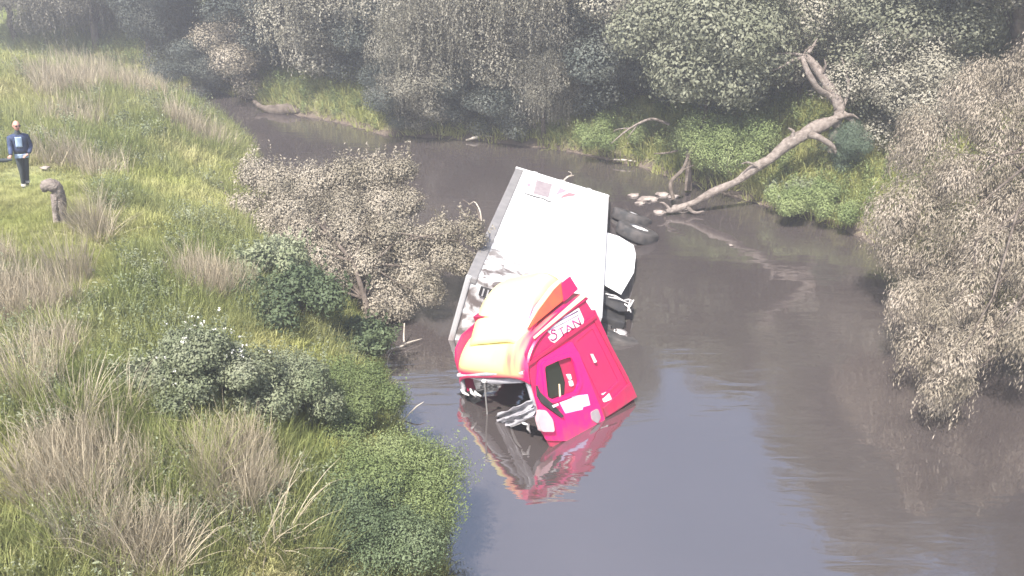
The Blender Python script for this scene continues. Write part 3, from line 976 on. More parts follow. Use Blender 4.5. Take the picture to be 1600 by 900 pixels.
# spoiler side wing (orange) with its cream edge and red end plate
bm = plate([(0.32, 2.585), (-0.88, 2.60), (-0.90, 2.84), (-0.50, 2.84), (0.0, 2.72)], [], lambda a, b, tt: (a, 0.99 + tt - (b - 2.58) * 0.12, b), 0.03)
tpart('spoiler_wing', bm_mesh('spoiler_wing', bm), M['orange'], parent=cab)
bm = plate([(0.32, 2.60), (0.0, 2.72), (-0.50, 2.84), (-0.95, 2.88), (-0.95, 2.92), (-0.48, 2.90), (0.0, 2.78)], [], lambda a, b, tt: (a, 0.93 + tt, b), 0.05)
tpart('wing_trim', bm_mesh('wing_trim', bm), M['cream'], parent=cab)
bm = plate([(-0.55, 2.585), (-0.95, 2.60), (-0.93, 2.86), (-0.70, 2.86)], [], lambda a, b, tt: (a, 1.035 + tt - (b - 2.58) * 0.12, b), 0.02)
tpart('end_plate', bm_mesh('end_plate', bm), M['red'], parent=cab)
bm = box_bm(-0.85, 0.2, -0.75, 0.78, 2.55, 2.72)
tpart('spoiler_mount', bm_mesh('spoiler_mount', bm), M['red_dark'], parent=cab)
bm = plate([(-0.97, 2.44), (0.42, 2.44), (0.42, 2.475), (-0.97, 2.53)], [], side_fn(1, W_ + 0.035), 0.015)
tpart('roof_moulding', bm_mesh('roof_moulding', bm), M['cream'], parent=cab)
# windscreen surround
A = Acc()
for s_ in (1, -1):
    A.tube([(0.80, s_ * 1.04, 2.10 - (0.14 if s_ < 0 else 0)), (0.92, s_ * 1.05, 1.6), (1.06, s_ * 1.06, 1.1)], [0.05, 0.045, 0.05], 8)
A.tube([(0.88, -1.05, 1.90), (0.90, 0, 2.0), (0.85, 1.05, 2.06)], [0.035] * 3, 8)
tpart('windscreen_frame', A.mesh('windscreen_frame', True), M['cloth'], parent=cab)
# dark cab interior: rear lining, seats, sun blind, dash
bm = box_bm(-1.04, -1.0, -1.0, 1.0, 0.1, 2.45)
tpart('rear_lining', bm_mesh('rear_lining', bm), M['black'], parent=cab)
bm = box_bm(-0.9, 0.3, -0.98, 0.98, 2.26, 2.30)
tpart('head_lining', bm_mesh('head_lining', bm), M['black'], parent=cab)
A = Acc(); A.tube([(0.82, -0.95, 1.93), (0.86, 0.0, 1.86), (0.83, 0.9, 1.90)], [0.07, 0.08, 0.05], 10)
tpart('sun_blind', A.mesh('sun_blind', True), M['cloth'], parent=cab)
for s_ in (-0.55, 0.55):
    bm = box_bm(-0.35, 0.2, s_ - 0.26, s_ + 0.26, 0.55, 0.72, 0.05)
    box_bm(-0.45, -0.3, s_ - 0.25, s_ + 0.25, 0.7, 1.4, 0.05, bm=bm)
    tpart('seat', bm_mesh('seat', bm), M['black'], parent=cab)
# torn grey dashboard / bodywork hanging out of the screen opening
def sheet(pix, depth_x, name, mat, rows=5, amp=0.05, seed=0, th=0.012):
    """crumpled sheet spanned by 4 pixel corners on the screen plane"""
    rs = np.random.default_rng(seed)
    C = [hit(x, y, CABM, 0, depth_x) for x, y in pix]
    vs = []; n = rows * 2
    for i in range(n + 1):
        for j in range(n + 1):
            a, b = i / n, j / n
            q = (C[0] * (1 - a) + C[1] * a) * (1 - b) + (C[3] * (1 - a) + C[2] * a) * b
            q = q + Vector((amp * rs.normal() + amp * 2 * math.sin(b * 7 + a * 3), 0, amp * 0.5 * rs.normal()))
            vs.append(q[:])
    qs = [[i * (n + 1) + j, i * (n + 1) + j + 1, (i + 1) * (n + 1) + j + 1, (i + 1) * (n + 1) + j] for i in range(n) for j in range(n)]
    o = tpart(name, np_mesh(name, vs, qs), mat, parent=cab)
    so = o.modifiers.new('thickness', 'SOLIDIFY'); so.thickness = th
    return o
sheet([(778, 645), (830, 626), (832, 642), (775, 660)], 1.06, 'dashboard', M['cloth'], 4, 0.02, 1)
sheet([(774, 655), (833, 640), (834, 652), (782, 668)], 1.10, 'dash_panel', M['cloth'], 4, 0.02, 2)
sheet([(715, 612), (755, 608), (752, 626), (716, 624)], 0.95, 'header_debris', M['black'], 4, 0.04, 3)
A = Acc()
a_ = hit(757, 597, CABM, 0, 1.1); b_ = hit(762, 657, CABM, 0, 1.1)
A.tube([a_[:], b_[:]], [0.016, 0.014], 6); A.tube([(a_ + Vector((0, -0.03, 0.02)))[:], (a_ + Vector((0, 0.05, 0.02)))[:]], [0.03, 0.03], 8)
tpart('aerial', A.mesh('aerial'), M['pale'], parent=cab)
for px_ in ((775, 669, 795, 664), (798, 666, 815, 660), (815, 658, 827, 664), (826, 662, 829, 676), (721, 609, 733, 618), (735, 607, 744, 620), (742, 612, 752, 619)):
    a_ = hit(px_[0], px_[1], CABM, 0, 1.08); b_ = hit(px_[2], px_[3], CABM, 0, 1.08)
    A = Acc(); A.tube([a_[:], ((a_ + b_) / 2 + Vector((0.03, 0, 0.02)))[:], b_[:]], [0.02, 0.03, 0.015], 6)
    tpart('broken_trim', A.mesh('broken_trim'), M['pale'], parent=cab)
# front panel below the screen (mostly under water)
bm = box_bm(1.0, 1.08, -1.05, 1.0, 0.0, 0.55, 0.03)
tpart('grille', bm_mesh('grille', bm), M['black'], parent=cab)
for k in range(3):
    bm = box_bm(1.08, 1.095, -0.9, 0.9, 0.10 + k * 0.14, 0.16 + k * 0.14, 0.004)
    tpart('grille_bar', bm_mesh('grille_bar', bm), M['red_dark'], parent=cab)

# ================================================================== TREES AND SHRUBS
T_bushy = tree_type(11, 9.5, 3.6, 0.4, 34, 78000, 0.105, 0.058, 'bushy')
T_tall = tree_type(12, 13.0, 4.0, 1.2, 38, 78000, 0.12, 0.062, 'bushy', tr=0.22)
T_droop = tree_type(13, 9.0, 3.6, 0.5, 36, 88000, 0.10, 0.048, 'willow', tr=0.2, strand=0.9)
T_droop2 = tree_type(14, 11.0, 4.2, 0.8, 42, 98000, 0.11, 0.052, 'willow', tr=0.22, strand=1.1)
T_low = tree_type(15, 3.6, 2.2, 0.1, 20, 32000, 0.085, 0.045, 'bushy', tr=0.07)

def place_tree(px, py, pair, nat_h, h, wscale, rz, leaf, label, name='tree', bark='bark', group=None, dz=-0.1, cat='tree'):
    g_ = on_ground(px, py)
    s = h / nat_h
    return tree_thing(name, pair, (g_.x, g_.y, max(g_.z, 0.0) + dz), (s * wscale, s * wscale, s), rz, M[leaf], M[bark], label, cat, group)

place_tree(30, 66, T_bushy, 9.5, 7.5, 1.25, 0.3, 'leaf_grey', 'grey green bushy tree at the left end of the treeline, behind the grassy bank top')
place_tree(150, 78, T_droop, 9, 9, 1.05, 1.2, 'leaf_grey', 'pale drooping tree with hanging leafy boughs behind the crest of the left bank')
place_tree(235, 92, T_tall, 13, 12, 0.95, 2.2, 'leaf_dark', 'dark blue green tree standing right of the pale drooping tree on the left bank')
place_tree(275, 128, T_bushy, 9.5, 8.5, 0.8, 4.0, 'leaf_dark', 'dark shaded bushy tree at the upstream end of the grassy left bank', bark='bark')
place_tree(385, 146, T_low, 3.6, 3.6, 1.15, 0.9, 'leaf_tan', 'rounded beige leaved shrub on the far shore at the river bend', 'shrub', cat='shrub')
place_tree(420, 105, T_tall, 13, 13, 1.0, 3.0, 'leaf_dark', 'tall dark tree behind the beige shrub at the river bend')
place_tree(500, 118, T_droop2, 11, 10, 1.0, 5.0, 'leaf_grey', 'drooping tree with mauve grey leaves above the bright green slope at the river bend')
place_tree(590, 95, T_tall, 13, 13, 1.0, 0.5, 'leaf_green', 'tall green topped tree behind the slope at the river bend')
place_tree(660, 196, T_droop, 9, 5.6, 0.95, 2.0, 'leaf_grey', 'low drooping tree leaning over the far waterline, left of the big pale tree')
place_tree(770, 196, T_droop2, 11, 10.0, 1.05, 3.3, 'leaf_grey', 'big pale grey tree at the middle of the far bank, boughs almost touching the water')
place_tree(850, 214, T_droop, 9, 5.2, 0.85, 4.4, 'leaf_grey', 'smaller drooping tree by the sandy edge, in front of the big pale tree')
place_tree(730, 206, T_low, 3.6, 2.8, 1.2, 1.4, 'leaf_dark', 'dark low shrub at the far waterline under the big pale tree', 'shrub', cat='shrub')
place_tree(940, 150, T_bushy, 9.5, 8.5, 1.1, 1.0, 'leaf_grey', 'grey bushy tree above the green slope right of the big pale tree')
place_tree(1010, 120, T_tall, 13, 11, 1.0, 5.4, 'leaf_green', 'tall thin foliaged tree behind the rounded tree with the leaning dark stem')
place_tree(1215, 140, T_bushy, 9.5, 7.5, 0.95, 2.6, 'leaf_green', 'green bushy tree behind the snapped dead trunk on the right bank')
place_tree(1345, 150, T_droop, 9, 7.5, 0.85, 0.2, 'leaf_green', 'drooping tree right of the snapped dead trunk, left of the overhanging willow')
place_tree(1318, 262, T_low, 3.6, 1.4, 1.0, 3.2, 'leaf_blue', 'small blue green bush at the foot of the snapped dead trunk', 'shrub', cat='shrub')
place_tree(1440, 150, T_droop2, 11, 11, 0.95, 1.9, 'leaf_green', 'tall green tree with long hanging boughs behind the overhanging willow')
place_tree(1560, 170, T_tall, 13, 13, 1.1, 2.9, 'leaf_grey', 'tall tree at the right edge behind the overhanging willow')

for i, (px, py, h, ws, leaf, lab) in enumerate([
    (325, 150, 2.6, 1.3, 'leaf_dark', 'dark low shrub at the upstream end of the left bank, left of the beige shrub'),
    (455, 112, 4.4, 1.2, 'leaf_dark', 'dark shrub mass above the green slope, nearest the beige shrub'),
    (520, 108, 4.6, 1.2, 'leaf_grey', 'mauve grey shrub above the middle of the green slope at the bend'),
    (575, 128, 4.2, 1.1, 'leaf_dark', 'dark shrub at the right end of the green slope at the bend'),
    (625, 196, 2.6, 1.2, 'leaf_dark', 'dark low shrub where the green slope meets the far waterline'),
    (690, 203, 3.0, 1.2, 'leaf_grey', 'grey low shrub at the far waterline, left of the pale driftwood'),
    (800, 208, 2.6, 1.2, 'leaf_dark', 'dark shrub at the far waterline, right of the pale driftwood'),
    (835, 196, 4.0, 0.8, 'leaf_grey', 'upright grey shrub right of the big pale tree'),
    (890, 172, 4.2, 1.1, 'leaf_dark', 'dark shrub above the green strip behind the cargo box'),
    (985, 160, 4.0, 1.1, 'leaf_dark', 'dark shrub just left of the rounded leaning tree'),
    (1080, 168, 4.2, 1.2, 'leaf_dark', 'dark shrub behind the leaning stem of the rounded tree'),
    (1165, 165, 4.4, 1.1, 'leaf_green', 'green shrub between the rounded tree and the snapped dead trunk'),
    (1245, 158, 4.2, 1.1, 'leaf_grey', 'grey shrub directly behind the snapped dead trunk'),
    (1370, 175, 4.5, 1.1, 'leaf_green', 'green shrub between the dead trunk and the overhanging willow'),
    (1405, 235, 3.4, 1.0, 'leaf_grey', 'grey shrub tucked in at the left flank of the overhanging willow')]):
    place_tree(px, py, T_low, 3.6, h, ws, i * 1.7, leaf, lab, 'shrub', cat='shrub')

# rounded tree with the leaning dark stem, crown hanging over the far bank
g_ = on_ground(1090, 262)
e = empty('tree', (g_.x, g_.y, g_.z - 0.1))
tag(e, 'rounded grey green tree on a thin leaning dark stem, left of the fallen log', 'tree')
rt = tree_type(31, 6.6, 2.9, 2.0, 30, 52000, 0.12, 0.07, 'bushy', tr=0.05, lean=(0.1, 0.2))
o = link('crown', rt[1], M['leaf_green'], e)
A = Acc()
A.tube(wobble((-0.5, -1.2, -0.3), (0.15, 0.1, 2.6), 6, 0.03) + [Vector((0.5, 0.3, 4.5))], [0.11, 0.1, 0.09, 0.09, 0.08, 0.07, 0.06, 0.04], 8, 0.2)
for q in ((-1.4, -0.4, 3.4), (1.3, 0.2, 3.6), (0.3, -0.9, 4.2), (-0.6, 0.8, 4.4), (1.0, 1.0, 4.8)):
    A.tube(wobble((0.1, 0.05, 2.4), q, 4, 0.07), [0.055, 0.05, 0.04, 0.03, 0.015], 6)
link('trunk', A.mesh('leaning_trunk', True), M['bark'], e)

# background rows and flanks: tall enough to fill the picture and the river's mirror
fill = []
rs = np.random.default_rng(5)
for row, (yy, h0, h1) in enumerate(((46, 11.5, 14.5), (54, 14, 17))):
    x = -46 + row * 2
    while x < 42:
        fill.append((x + rs.normal() * 0.7, yy + rs.normal() * 1.3 - 0.10 * max(0, x) + 0.12 * max(0, -x - 10), rs.uniform(h0, h1)))
        x += rs.uniform(4.6, 6.2)
for (x, y, h) in ((-8, 41, 10), (0, 39, 10.5), (5, 38, 10.5), (10, 34, 11), (-2.5, 42, 11), (14, 30, 12), (18, 26, 13), (20, 21, 14), (24, 30, 13), (15.5, 34, 12.5), (22, 15, 14), (27, 22, 15), (21.5, 8.5, 14)):
    fill.append((x, y, h))
for i, (x, y, h) in enumerate(fill):
    pair = (T_bushy, T_tall, T_droop2)[i % 3]; nh = (9.5, 13.0, 11.0)[i % 3]
    leaf = ('leaf_green', 'leaf_grey', 'leaf_dark')[int(rs.integers(3))]
    s = h / nh
    tree_thing('tree', pair, (x, y, hgt(x, y) - 0.2), (s, s, s), rs.uniform(0, 6.28), M[leaf], M['bark'],
               '%s tree in the wood %s' % ({'leaf_green': 'green leaved', 'leaf_grey': 'pale grey leaved', 'leaf_dark': 'dark leaved'}[leaf],
                   'at the far left, behind the grassy bank' if x < -14 else 'behind the river bend' if x < -4 else 'behind the big pale tree' if x < 6 else 'behind the fallen log' if x < 14 else 'on the right bank behind the overhanging willow'),
               'tree', 'trees in the wood behind the river')

# ---- big willow on the right, hanging over the water
def willow_right():
    rs = np.random.default_rng(44)
    base = Vector((13.2, 16.5, hgt(13.2, 16.5)))
    e = empty('willow_tree', base)
    tag(e, 'big beige willow at the right edge, its curtains of leaves hanging down to the river', 'willow tree')
    # clumps traced down the visible curtain: (px, py, y depth, radius)
    cl = []
    # left outline of the curtain from top to its lowest tip, then the body to the right of it
    prof = [(110, 1500, 19.5), (150, 1440, 19), (200, 1405, 18.5), (250, 1392, 18), (300, 1388, 17.4), (350, 1392, 16.8), (400, 1394, 16), (450, 1398, 15.1), (490, 1402, 14.2), (530, 1418, 13.4), (565, 1430, 12.7), (598, 1448, 12.1), (618, 1462, 11.8)]
    for py, xl, y in prof:
        xr = 1720 if py < 470 else (1660 if py < 535 else 1505)
        x = xl + 22
        while x < xr:
            yy = y - (x - xl) / 110.0 * 0.55 + rs.normal() * 0.35
            if py > 480 and x > 1500:
                yy = max(yy, 12.0)
            r = rs.uniform(0.38, 0.66) * (0.62 if py > 480 else 1.0)
            if rs.random() < 0.97:
                cl.append((x + rs.normal() * 8, py + rs.normal() * 12, yy, r))
            x += rs.uniform(38, 56) * (0.75 if py > 480 else 1)
    cs = []; rd = []
    for px, py, y, r in cl:
        cs.append(at_y(px, py, y) - np.array(base)); rd.append(r)
    A = Acc()
    tot = 260000
    per = [int(tot * 0.35 * r * r / sum(q * q for q in rd)) for r in rd]
    C, Nn = crown_points(cs, rd, per, rs, flat=1.15, shell=0.55)
    v, q = leaves(C, Nn, 0.085, 0.020, rs, droop=0.75); A.add(v, q)
    st = []; ln = []
    wgt = np.array([r * r for r in rd]); wgt /= wgt.sum()
    for i in range(4500):
        k = rs.choice(len(cs), p=wgt)
        d = rs.normal(size=3); d /= np.linalg.norm(d)
        s = cs[k] + d * rd[k] * np.array([0.9, 0.9, 0.7])
        L = rs.uniform(0.4, 1.2) * (0.6 if rd[k] < 0.7 else 1.0)
        zmin = 0.06 - base.z
        if s[2] - L < zmin:
            L = max(0.15, s[2] - zmin - 0.1)
        st.append(s); ln.append(L)
    C, Nn = strands(st, ln, 0.045, rs)
    v, q = leaves(C, Nn, 0.085, 0.021, rs, droop=0.8); A.add(v, q)
    link('crown', A.mesh('willow_crown'), M['leaf_willow'], e)
    B = Acc()
    path = [Vector((0, 0, -0.4)), Vector((-0.3, 0.2, 1.0)), Vector((-0.8, 0.6, 2.2)), Vector((-1.2, 0.9, 3.0)), Vector((-1.6, 1.2, 3.7))]
    B.tube(path, [0.30, 0.25, 0.18, 0.12, 0.05], 10, 0.2)
    for c in cs:
        k = int(rs.integers(1, 4))
        if rs.random() < 0.35:
            pp = wobble(path[k], Vector(c), 5, 0.05, rs, 0.06)
            B.tube(pp, [0.06, 0.05, 0.035, 0.025, 0.016, 0.01], 5)
    link('trunk', B.mesh('willow_trunk', True), M['bark'], e)
willow_right()

# ---- silvery shrub leaning over the water left of the truck
def shrub_left():
    rs = np.random.default_rng(45)
    b0 = at_z(600, 540, 0.1)
    base = Vector((b0[0] - 0.3, b0[1] + 0.4, 0.15))
    e = empty('shrub', base)
    tag(e, 'large silvery beige shrub leaning over the water between the grassy bank and the cargo box', 'shrub')
    cl = [(400, 270, 19.5, 0.5), (385, 330, 19, 0.6), (440, 290, 19, 0.65), (430, 360, 18.2, 0.7), (490, 290, 19, 0.65), (500, 350, 18, 0.75), (545, 275, 19, 0.6), (540, 330, 18.2, 0.7), (590, 270, 19, 0.55), (600, 320, 18.5, 0.65),
          (628, 265, 19, 0.4), (635, 315, 18.5, 0.45), (480, 410, 17.3, 0.6), (540, 400, 17.3, 0.65), (590, 385, 17.4, 0.6), (640, 380, 17.2, 0.55), (690, 365, 17.2, 0.45), (735, 355, 17.0, 0.30), (700, 400, 16.8, 0.45), (650, 430, 16.5, 0.5), (600, 440, 16.6, 0.5),
          (620, 480, 16.0, 0.4), (670, 455, 16.0, 0.38), (745, 375, 16.8, 0.25), (725, 415, 16.6, 0.3), (510, 400, 16.9, 0.6), (470, 370, 17.2, 0.6), (545, 365, 17.3, 0.6), (520, 440, 16.3, 0.45), (575, 410, 16.6, 0.5), (590, 480, 15.8, 0.35), (455, 330, 17.8, 0.6), (610, 360, 17.2, 0.5), (375, 380, 18.3, 0.45), (420, 410, 17.6, 0.5), (560, 450, 16.8, 0.45)]
    cs = [at_y(px, py, y) - np.array(base) for px, py, y, r in cl]; rd = [r for *_, r in cl]
    A = Acc(); tot = 150000
    per = [int(tot * r * r / sum(q * q for q in rd)) for r in rd]
    C, Nn = crown_points(cs, rd, per, rs, flat=0.8, shell=0.35)
    v, q = leaves(C, Nn, 0.060, 0.030, rs, droop=0.3); A.add(v, q)
    # upright leafy tips on the top edge
    st = [c + np.array([rs.normal() * r * 0.5, rs.normal() * r * 0.4, r * 0.6]) for c, r in zip(cs, rd) for _ in range(7)]
    for s in st:
        n = 16; f = np.linspace(0, 1, n)[:, None]
        tip = s + np.array([rs.normal() * 0.12, rs.normal() * 0.1, rs.uniform(0.15, 0.45)])
        Cc = s * (1 - f) + tip * f + rs.normal(size=(n, 3)) * 0.03
        v, q = leaves(Cc, unit(rs.normal(size=(n, 3))), 0.075, 0.034, rs); A.add(v, q)
    link('crown', A.mesh('shrub_crown'), M['leaf_tan'], e)
    B = Acc()
    forks = [Vector((-0.2, 0.6, 0.5)), Vector((-0.5, 1.2, 1.1)), Vector((-1.1, 1.8, 1.5))]
    B.tube([Vector((0, 0, -0.5)), Vector((-0.05, 0.2, 0.1))] + forks, [0.09, 0.08, 0.065, 0.05, 0.03], 8, 0.2)
    for c in cs:
        k = int(rs.integers(0, 3))
        B.tube(wobble(forks[k], Vector(c), 5, 0.06, rs), [0.032, 0.026, 0.02, 0.015, 0.01, 0.006], 5)
    # bare pale twigs reaching out
    for (p0, p1, p2, y) in (((640, 330), (655, 312), (672, 305), 18.2), ((752, 350), (745, 325), (723, 312), 17.0), ((655, 330), (650, 318), (645, 312), 18.3)):
        B.tube([Vector(at_y(*q_, y)) - base for q_ in (p0, p1, p2)], [0.022, 0.016, 0.008], 5)
    link('trunk', B.mesh('shrub_stems', True), M['bark'], e)
shrub_left()

# ---- snapped dead trunk and fallen log
def px_path(pts):
    return [Vector(at_y(px, py, y)) for px, py, y in pts]
def log_thing(name, label, cat, pathr, mat='bark_pale', sides=12, branches=(), jit=0.22):
    P = px_path([(a, b, c) for a, b, c, r in pathr]); Rr = [r for *_, r in pathr]
    base = P[0].copy()
    A = Acc()
    # subdivide for knobbly bark
    cp_ = curve([(*p_, r) for p_, r in zip(P, Rr)], 5)
    A.tube([Vector(c[:3]) - base for c in cp_], [c[3] for c in cp_], sides, jit)
    if not branches:
        o = link(name, A.mesh(name, True), M[mat]); o.location = base
        tag(o, label, cat)
        return o
    e = empty(name, base); tag(e, label, cat)
    link('trunk', A.mesh(name + '_trunk', True), M[mat], e)
    for br in branches:
        B = Acc(); Q_ = px_path([(a, b, c) for a, b, c, r in br]); cb = curve([(*p_, r[3]) for p_, r in zip(Q_, br)], 4)
        B.tube([Vector(c[:3]) - base for c in cb], [max(0.006, c[3]) for c in cb], 8, jit)
        link('branch', B.mesh('branch', True), M[mat], e)
    return e
log_thing('fallen_log', 'long pale fallen log sloping from the right bank down into the river', 'log',
          [(1040, 330, 22.4, 0.06), (1058, 326, 22.5, 0.10), (1085, 316, 22.6, 0.085), (1120, 297, 22.7, 0.12), (1150, 284, 22.8, 0.10), (1180, 262, 22.9, 0.145), (1205, 247, 23.0, 0.13), (1230, 226, 23.1, 0.18), (1255, 211, 23.2, 0.17), (1275, 200, 23.3, 0.21), (1298, 190, 23.4, 0.15), (1316, 180, 23.5, 0.08)],
          branches=[[(1262, 210, 23.1, 0.10), (1280, 215, 23.0, 0.09), (1300, 228, 22.9, 0.07), (1306, 240, 22.9, 0.04)],
                    [(1236, 218, 23.1, 0.07), (1240, 206, 23.1, 0.05), (1232, 200, 23.1, 0.02)],
                    [(1186, 262, 22.8, 0.05), (1170, 254, 22.7, 0.03), (1158, 256, 22.6, 0.01)],
                    [(1290, 192, 23.4, 0.10), (1308, 184, 23.4, 0.08), (1330, 180, 23.5, 0.05), (1342, 186, 23.5, 0.02)],
                    [(1072, 322, 22.5, 0.06), (1085, 332, 22.4, 0.04), (1100, 330, 22.4, 0.02)],
                    [(1048, 328, 22.4, 0.05), (1038, 318, 22.5, 0.03), (1030, 316, 22.5, 0.012)]])
log_thing('dead_tree', 'snapped dead tree with bare bleached limbs standing above the fallen log', 'dead tree',
          [(1300, 238, 23.4, 0.12), (1303, 205, 23.5, 0.14), (1312, 170, 23.7, 0.15), (1300, 145, 23.9, 0.16), (1286, 122, 24.1, 0.13), (1272, 102, 24.3, 0.12), (1258, 86, 24.4, 0.09)],
          branches=[[(1296, 150, 23.8, 0.09), (1278, 138, 23.6, 0.08), (1266, 120, 23.6, 0.085), (1257, 100, 23.7, 0.07), (1253, 88, 23.8, 0.05)],
                    [(1260, 90, 24.4, 0.07), (1240, 94, 24.1, 0.05), (1224, 103, 23.8, 0.035), (1208, 110, 23.6, 0.015)],
                    [(1262, 88, 24.4, 0.06), (1238, 84, 24.2, 0.035), (1208, 84, 24.0, 0.012)],
                    [(1258, 88, 24.4, 0.07), (1268, 76, 24.5, 0.05), (1277, 60, 24.6, 0.015)],
                    [(1256, 88, 24.4, 0.05), (1262, 76, 24.3, 0.035), (1276, 70, 24.2, 0.01)],
                    [(1306, 168, 23.7, 0.09), (1324, 182, 23.6, 0.08), (1345, 205, 23.5, 0.07), (1362, 226, 23.4, 0.04)],
                    [(1318, 165, 23.8, 0.06), (1326, 140, 24.0, 0.05), (1322, 112, 24.2, 0.035), (1314, 88, 24.3, 0.012)],
                    [(1282, 118, 24.1, 0.05), (1290, 104, 24.0, 0.035), (1288, 92, 24.0, 0.012)]])
log_thing('dead_tree', 'thin bare white limb curving up in front of the trees at the upper right', 'dead tree',
          [(1338, 112, 27.5, 0.09), (1350, 85, 27.6, 0.08), (1366, 60, 27.7, 0.07), (1376, 30, 27.8, 0.05), (1381, -5, 27.9, 0.04)],
          branches=[[(1364, 62, 27.7, 0.05), (1360, 45, 27.7, 0.04), (1354, 25, 27.7, 0.02)]])
log_thing('dead_tree', 'pair of thin pale stems among the tree tops above the rounded tree', 'dead tree',
          [(1043, 45, 33, 0.09), (1034, 20, 33, 0.08), (1026, -8, 33, 0.07)],
          branches=[[(1022, 30, 33, 0.07), (1016, 10, 33, 0.06), (1010, -10, 33, 0.05)]])
log_thing('dead_branch', 'bare forked branch arching over the far waterline below the rounded tree', 'branch',
          [(1045, 194, 27.0, 0.045), (1020, 186, 26.8, 0.045), (1000, 192, 26.6, 0.04), (978, 205, 26.4, 0.03), (955, 224, 26.2, 0.012)],
          branches=[[(998, 192, 26.6, 0.03), (992, 200, 26.5, 0.02), (980, 216, 26.4, 0.01)], [(985, 200, 26.5, 0.02), (965, 202, 26.4, 0.015), (958, 206, 26.4, 0.008)]])
log_thing('dead_branch', 'dark bent bough rising out of the water beside the foot of the fallen log', 'branch',
          [(1052, 312, 23.0, 0.06), (1048, 286, 23.3, 0.06), (1066, 266, 23.6, 0.055), (1075, 246, 24.1, 0.05), (1090, 215, 24.8, 0.04)], mat='bark', sides=8,
          branches=[[(1062, 268, 23.6, 0.03), (1075, 262, 23.6, 0.02), (1084, 258, 23.6, 0.012)]])
log_thing('dead_branch', 'thin dark stick slanting over the water left of the fallen log', 'branch',
          [(1022, 240, 25.5, 0.02), (1048, 238, 25.4, 0.035), (1078, 228, 25.4, 0.03)], mat='bark', sides=6)
log_thing('dead_branch', 'thin pale stick lying flat at the far water edge below the arching branch', 'branch',
          [(958, 249, 27.2, 0.02), (975, 250, 27.1, 0.035), (995, 252, 27.0, 0.02)], mat='twig_pale', sides=6)
log_thing('dead_branch', 'small white forked twig sticking up behind the tail of the cargo box', 'branch',
          [(880, 283, 24.6, 0.03), (888, 276, 24.6, 0.03), (897, 274, 24.6, 0.015)], mat='twig_pale', sides=6,
          branches=[[(891, 276, 24.6, 0.02), (893, 271, 24.6, 0.015), (888, 268, 24.6, 0.01)]])
log_thing('dead_branch', 'white stripped stick at the waterline below the silvery shrub', 'branch',
          [(604, 552, 14.6, 0.012), (612, 545, 14.7, 0.02), (628, 541, 14.8, 0.02), (636, 536, 14.9, 0.02), (660, 529, 15.1, 0.008)], mat='twig_pale', sides=6,
          branches=[[(634, 540, 14.9, 0.02), (631, 530, 15.0, 0.02), (632, 505, 15.2, 0.012)]])
log_thing('driftwood', 'dark driftwood snag with a white end at the river bend', 'driftwood',
          [(402, 163, 34.6, 0.10), (412, 169, 34.4, 0.12), (430, 172, 34.2, 0.22), (450, 171, 34.1, 0.24), (470, 173, 34.0, 0.12)], mat='bark', sides=10,
          branches=[[(396, 158, 34.8, 0.07), (402, 162, 34.7, 0.09), (408, 167, 34.5, 0.08)]])
log_thing('driftwood', 'pale driftwood at the far waterline under the big pale tree', 'driftwood',
          [(728, 219, 29.9, 0.03), (742, 215, 30.0, 0.06), (755, 212, 30.2, 0.07), (770, 214, 30.1, 0.03)], mat='twig_pale', sides=6)

for k, (pts_, lab) in enumerate([
    ([(618, 668, 12.2, 0.006), (636, 650, 12.3, 0.012), (650, 636, 12.4, 0.012), (662, 628, 12.5, 0.005)], 'thin pale reed leaning out over the water above the rounded mound'),
    ([(606, 645, 12.9, 0.005), (628, 643, 12.9, 0.012), (652, 648, 12.8, 0.005)], 'pale stick lying on the water edge beside the soft green bush'),
    ([(596, 596, 13.6, 0.012), (603, 580, 13.8, 0.014), (606, 560, 14.1, 0.010), (612, 548, 14.3, 0.005)], 'short bare stick standing at the roots of the silvery shrub'),
    ([(735, 318, 17.6, 0.006), (742, 316, 17.6, 0.012), (750, 330, 17.4, 0.016), (753, 352, 17.2, 0.018)], 'bent bare twig poking up from the right end of the silvery shrub')]):
    log_thing('dead_branch', lab, 'branch', pts_, mat='twig_pale', sides=6)

# stones and debris by the log foot
def rock_mesh(seed, sx, sy, sz):
    bm = bmesh.new(); bmesh.ops.create_icosphere(bm, subdivisions=3, radius=1.0)
    rs = np.random.default_rng(seed)
    o1 = rs.uniform(0, 50, 3)
    import mathutils.noise as mn
    for v in bm.verts:
        k = 1 + 0.45 * mn.noise(v.co * 1.3 + Vector(o1)) + 0.2 * mn.noise(v.co * 3.5 + Vector(o1))
        v.co = Vector((v.co.x * sx, v.co.y * sy, v.co.z * sz)) * k
    return bm_mesh('rock', bm, True)
rocks = [(1030, 332, 0.16, 'pale stone standing alone in the water left of the log foot'), (1012, 312, 0.24, 'broad pale stone in the cluster behind the truck wheels'),
         (1035, 305, 0.20, 'pale stone behind the broad one, nearest the bent bough'), (1000, 318, 0.13, 'small pale stone nearest the truck wheels'),
         (1065, 326, 0.24, 'pale stone wedged against the foot of the fallen log'), (1052, 308, 0.17, 'pale stone at the foot of the bent dark bough'),
         (990, 306, 0.15, 'flat stone at the left of the cluster behind the wheels'), (1142, 384, 0.05, 'tiny white pebble like speck alone on the open river')]
for i, (px, py, r, lab) in enumerate(rocks):
    p_ = at_z(px, py, 0)
    o = link('rock', rock_mesh(60 + i, r * 1.1, r * 0.7, r * 0.35), M['rock']); o.location = (p_[0], p_[1], 0.02)
    tag(o, lab, 'rock', 'stones near the foot of the fallen log')

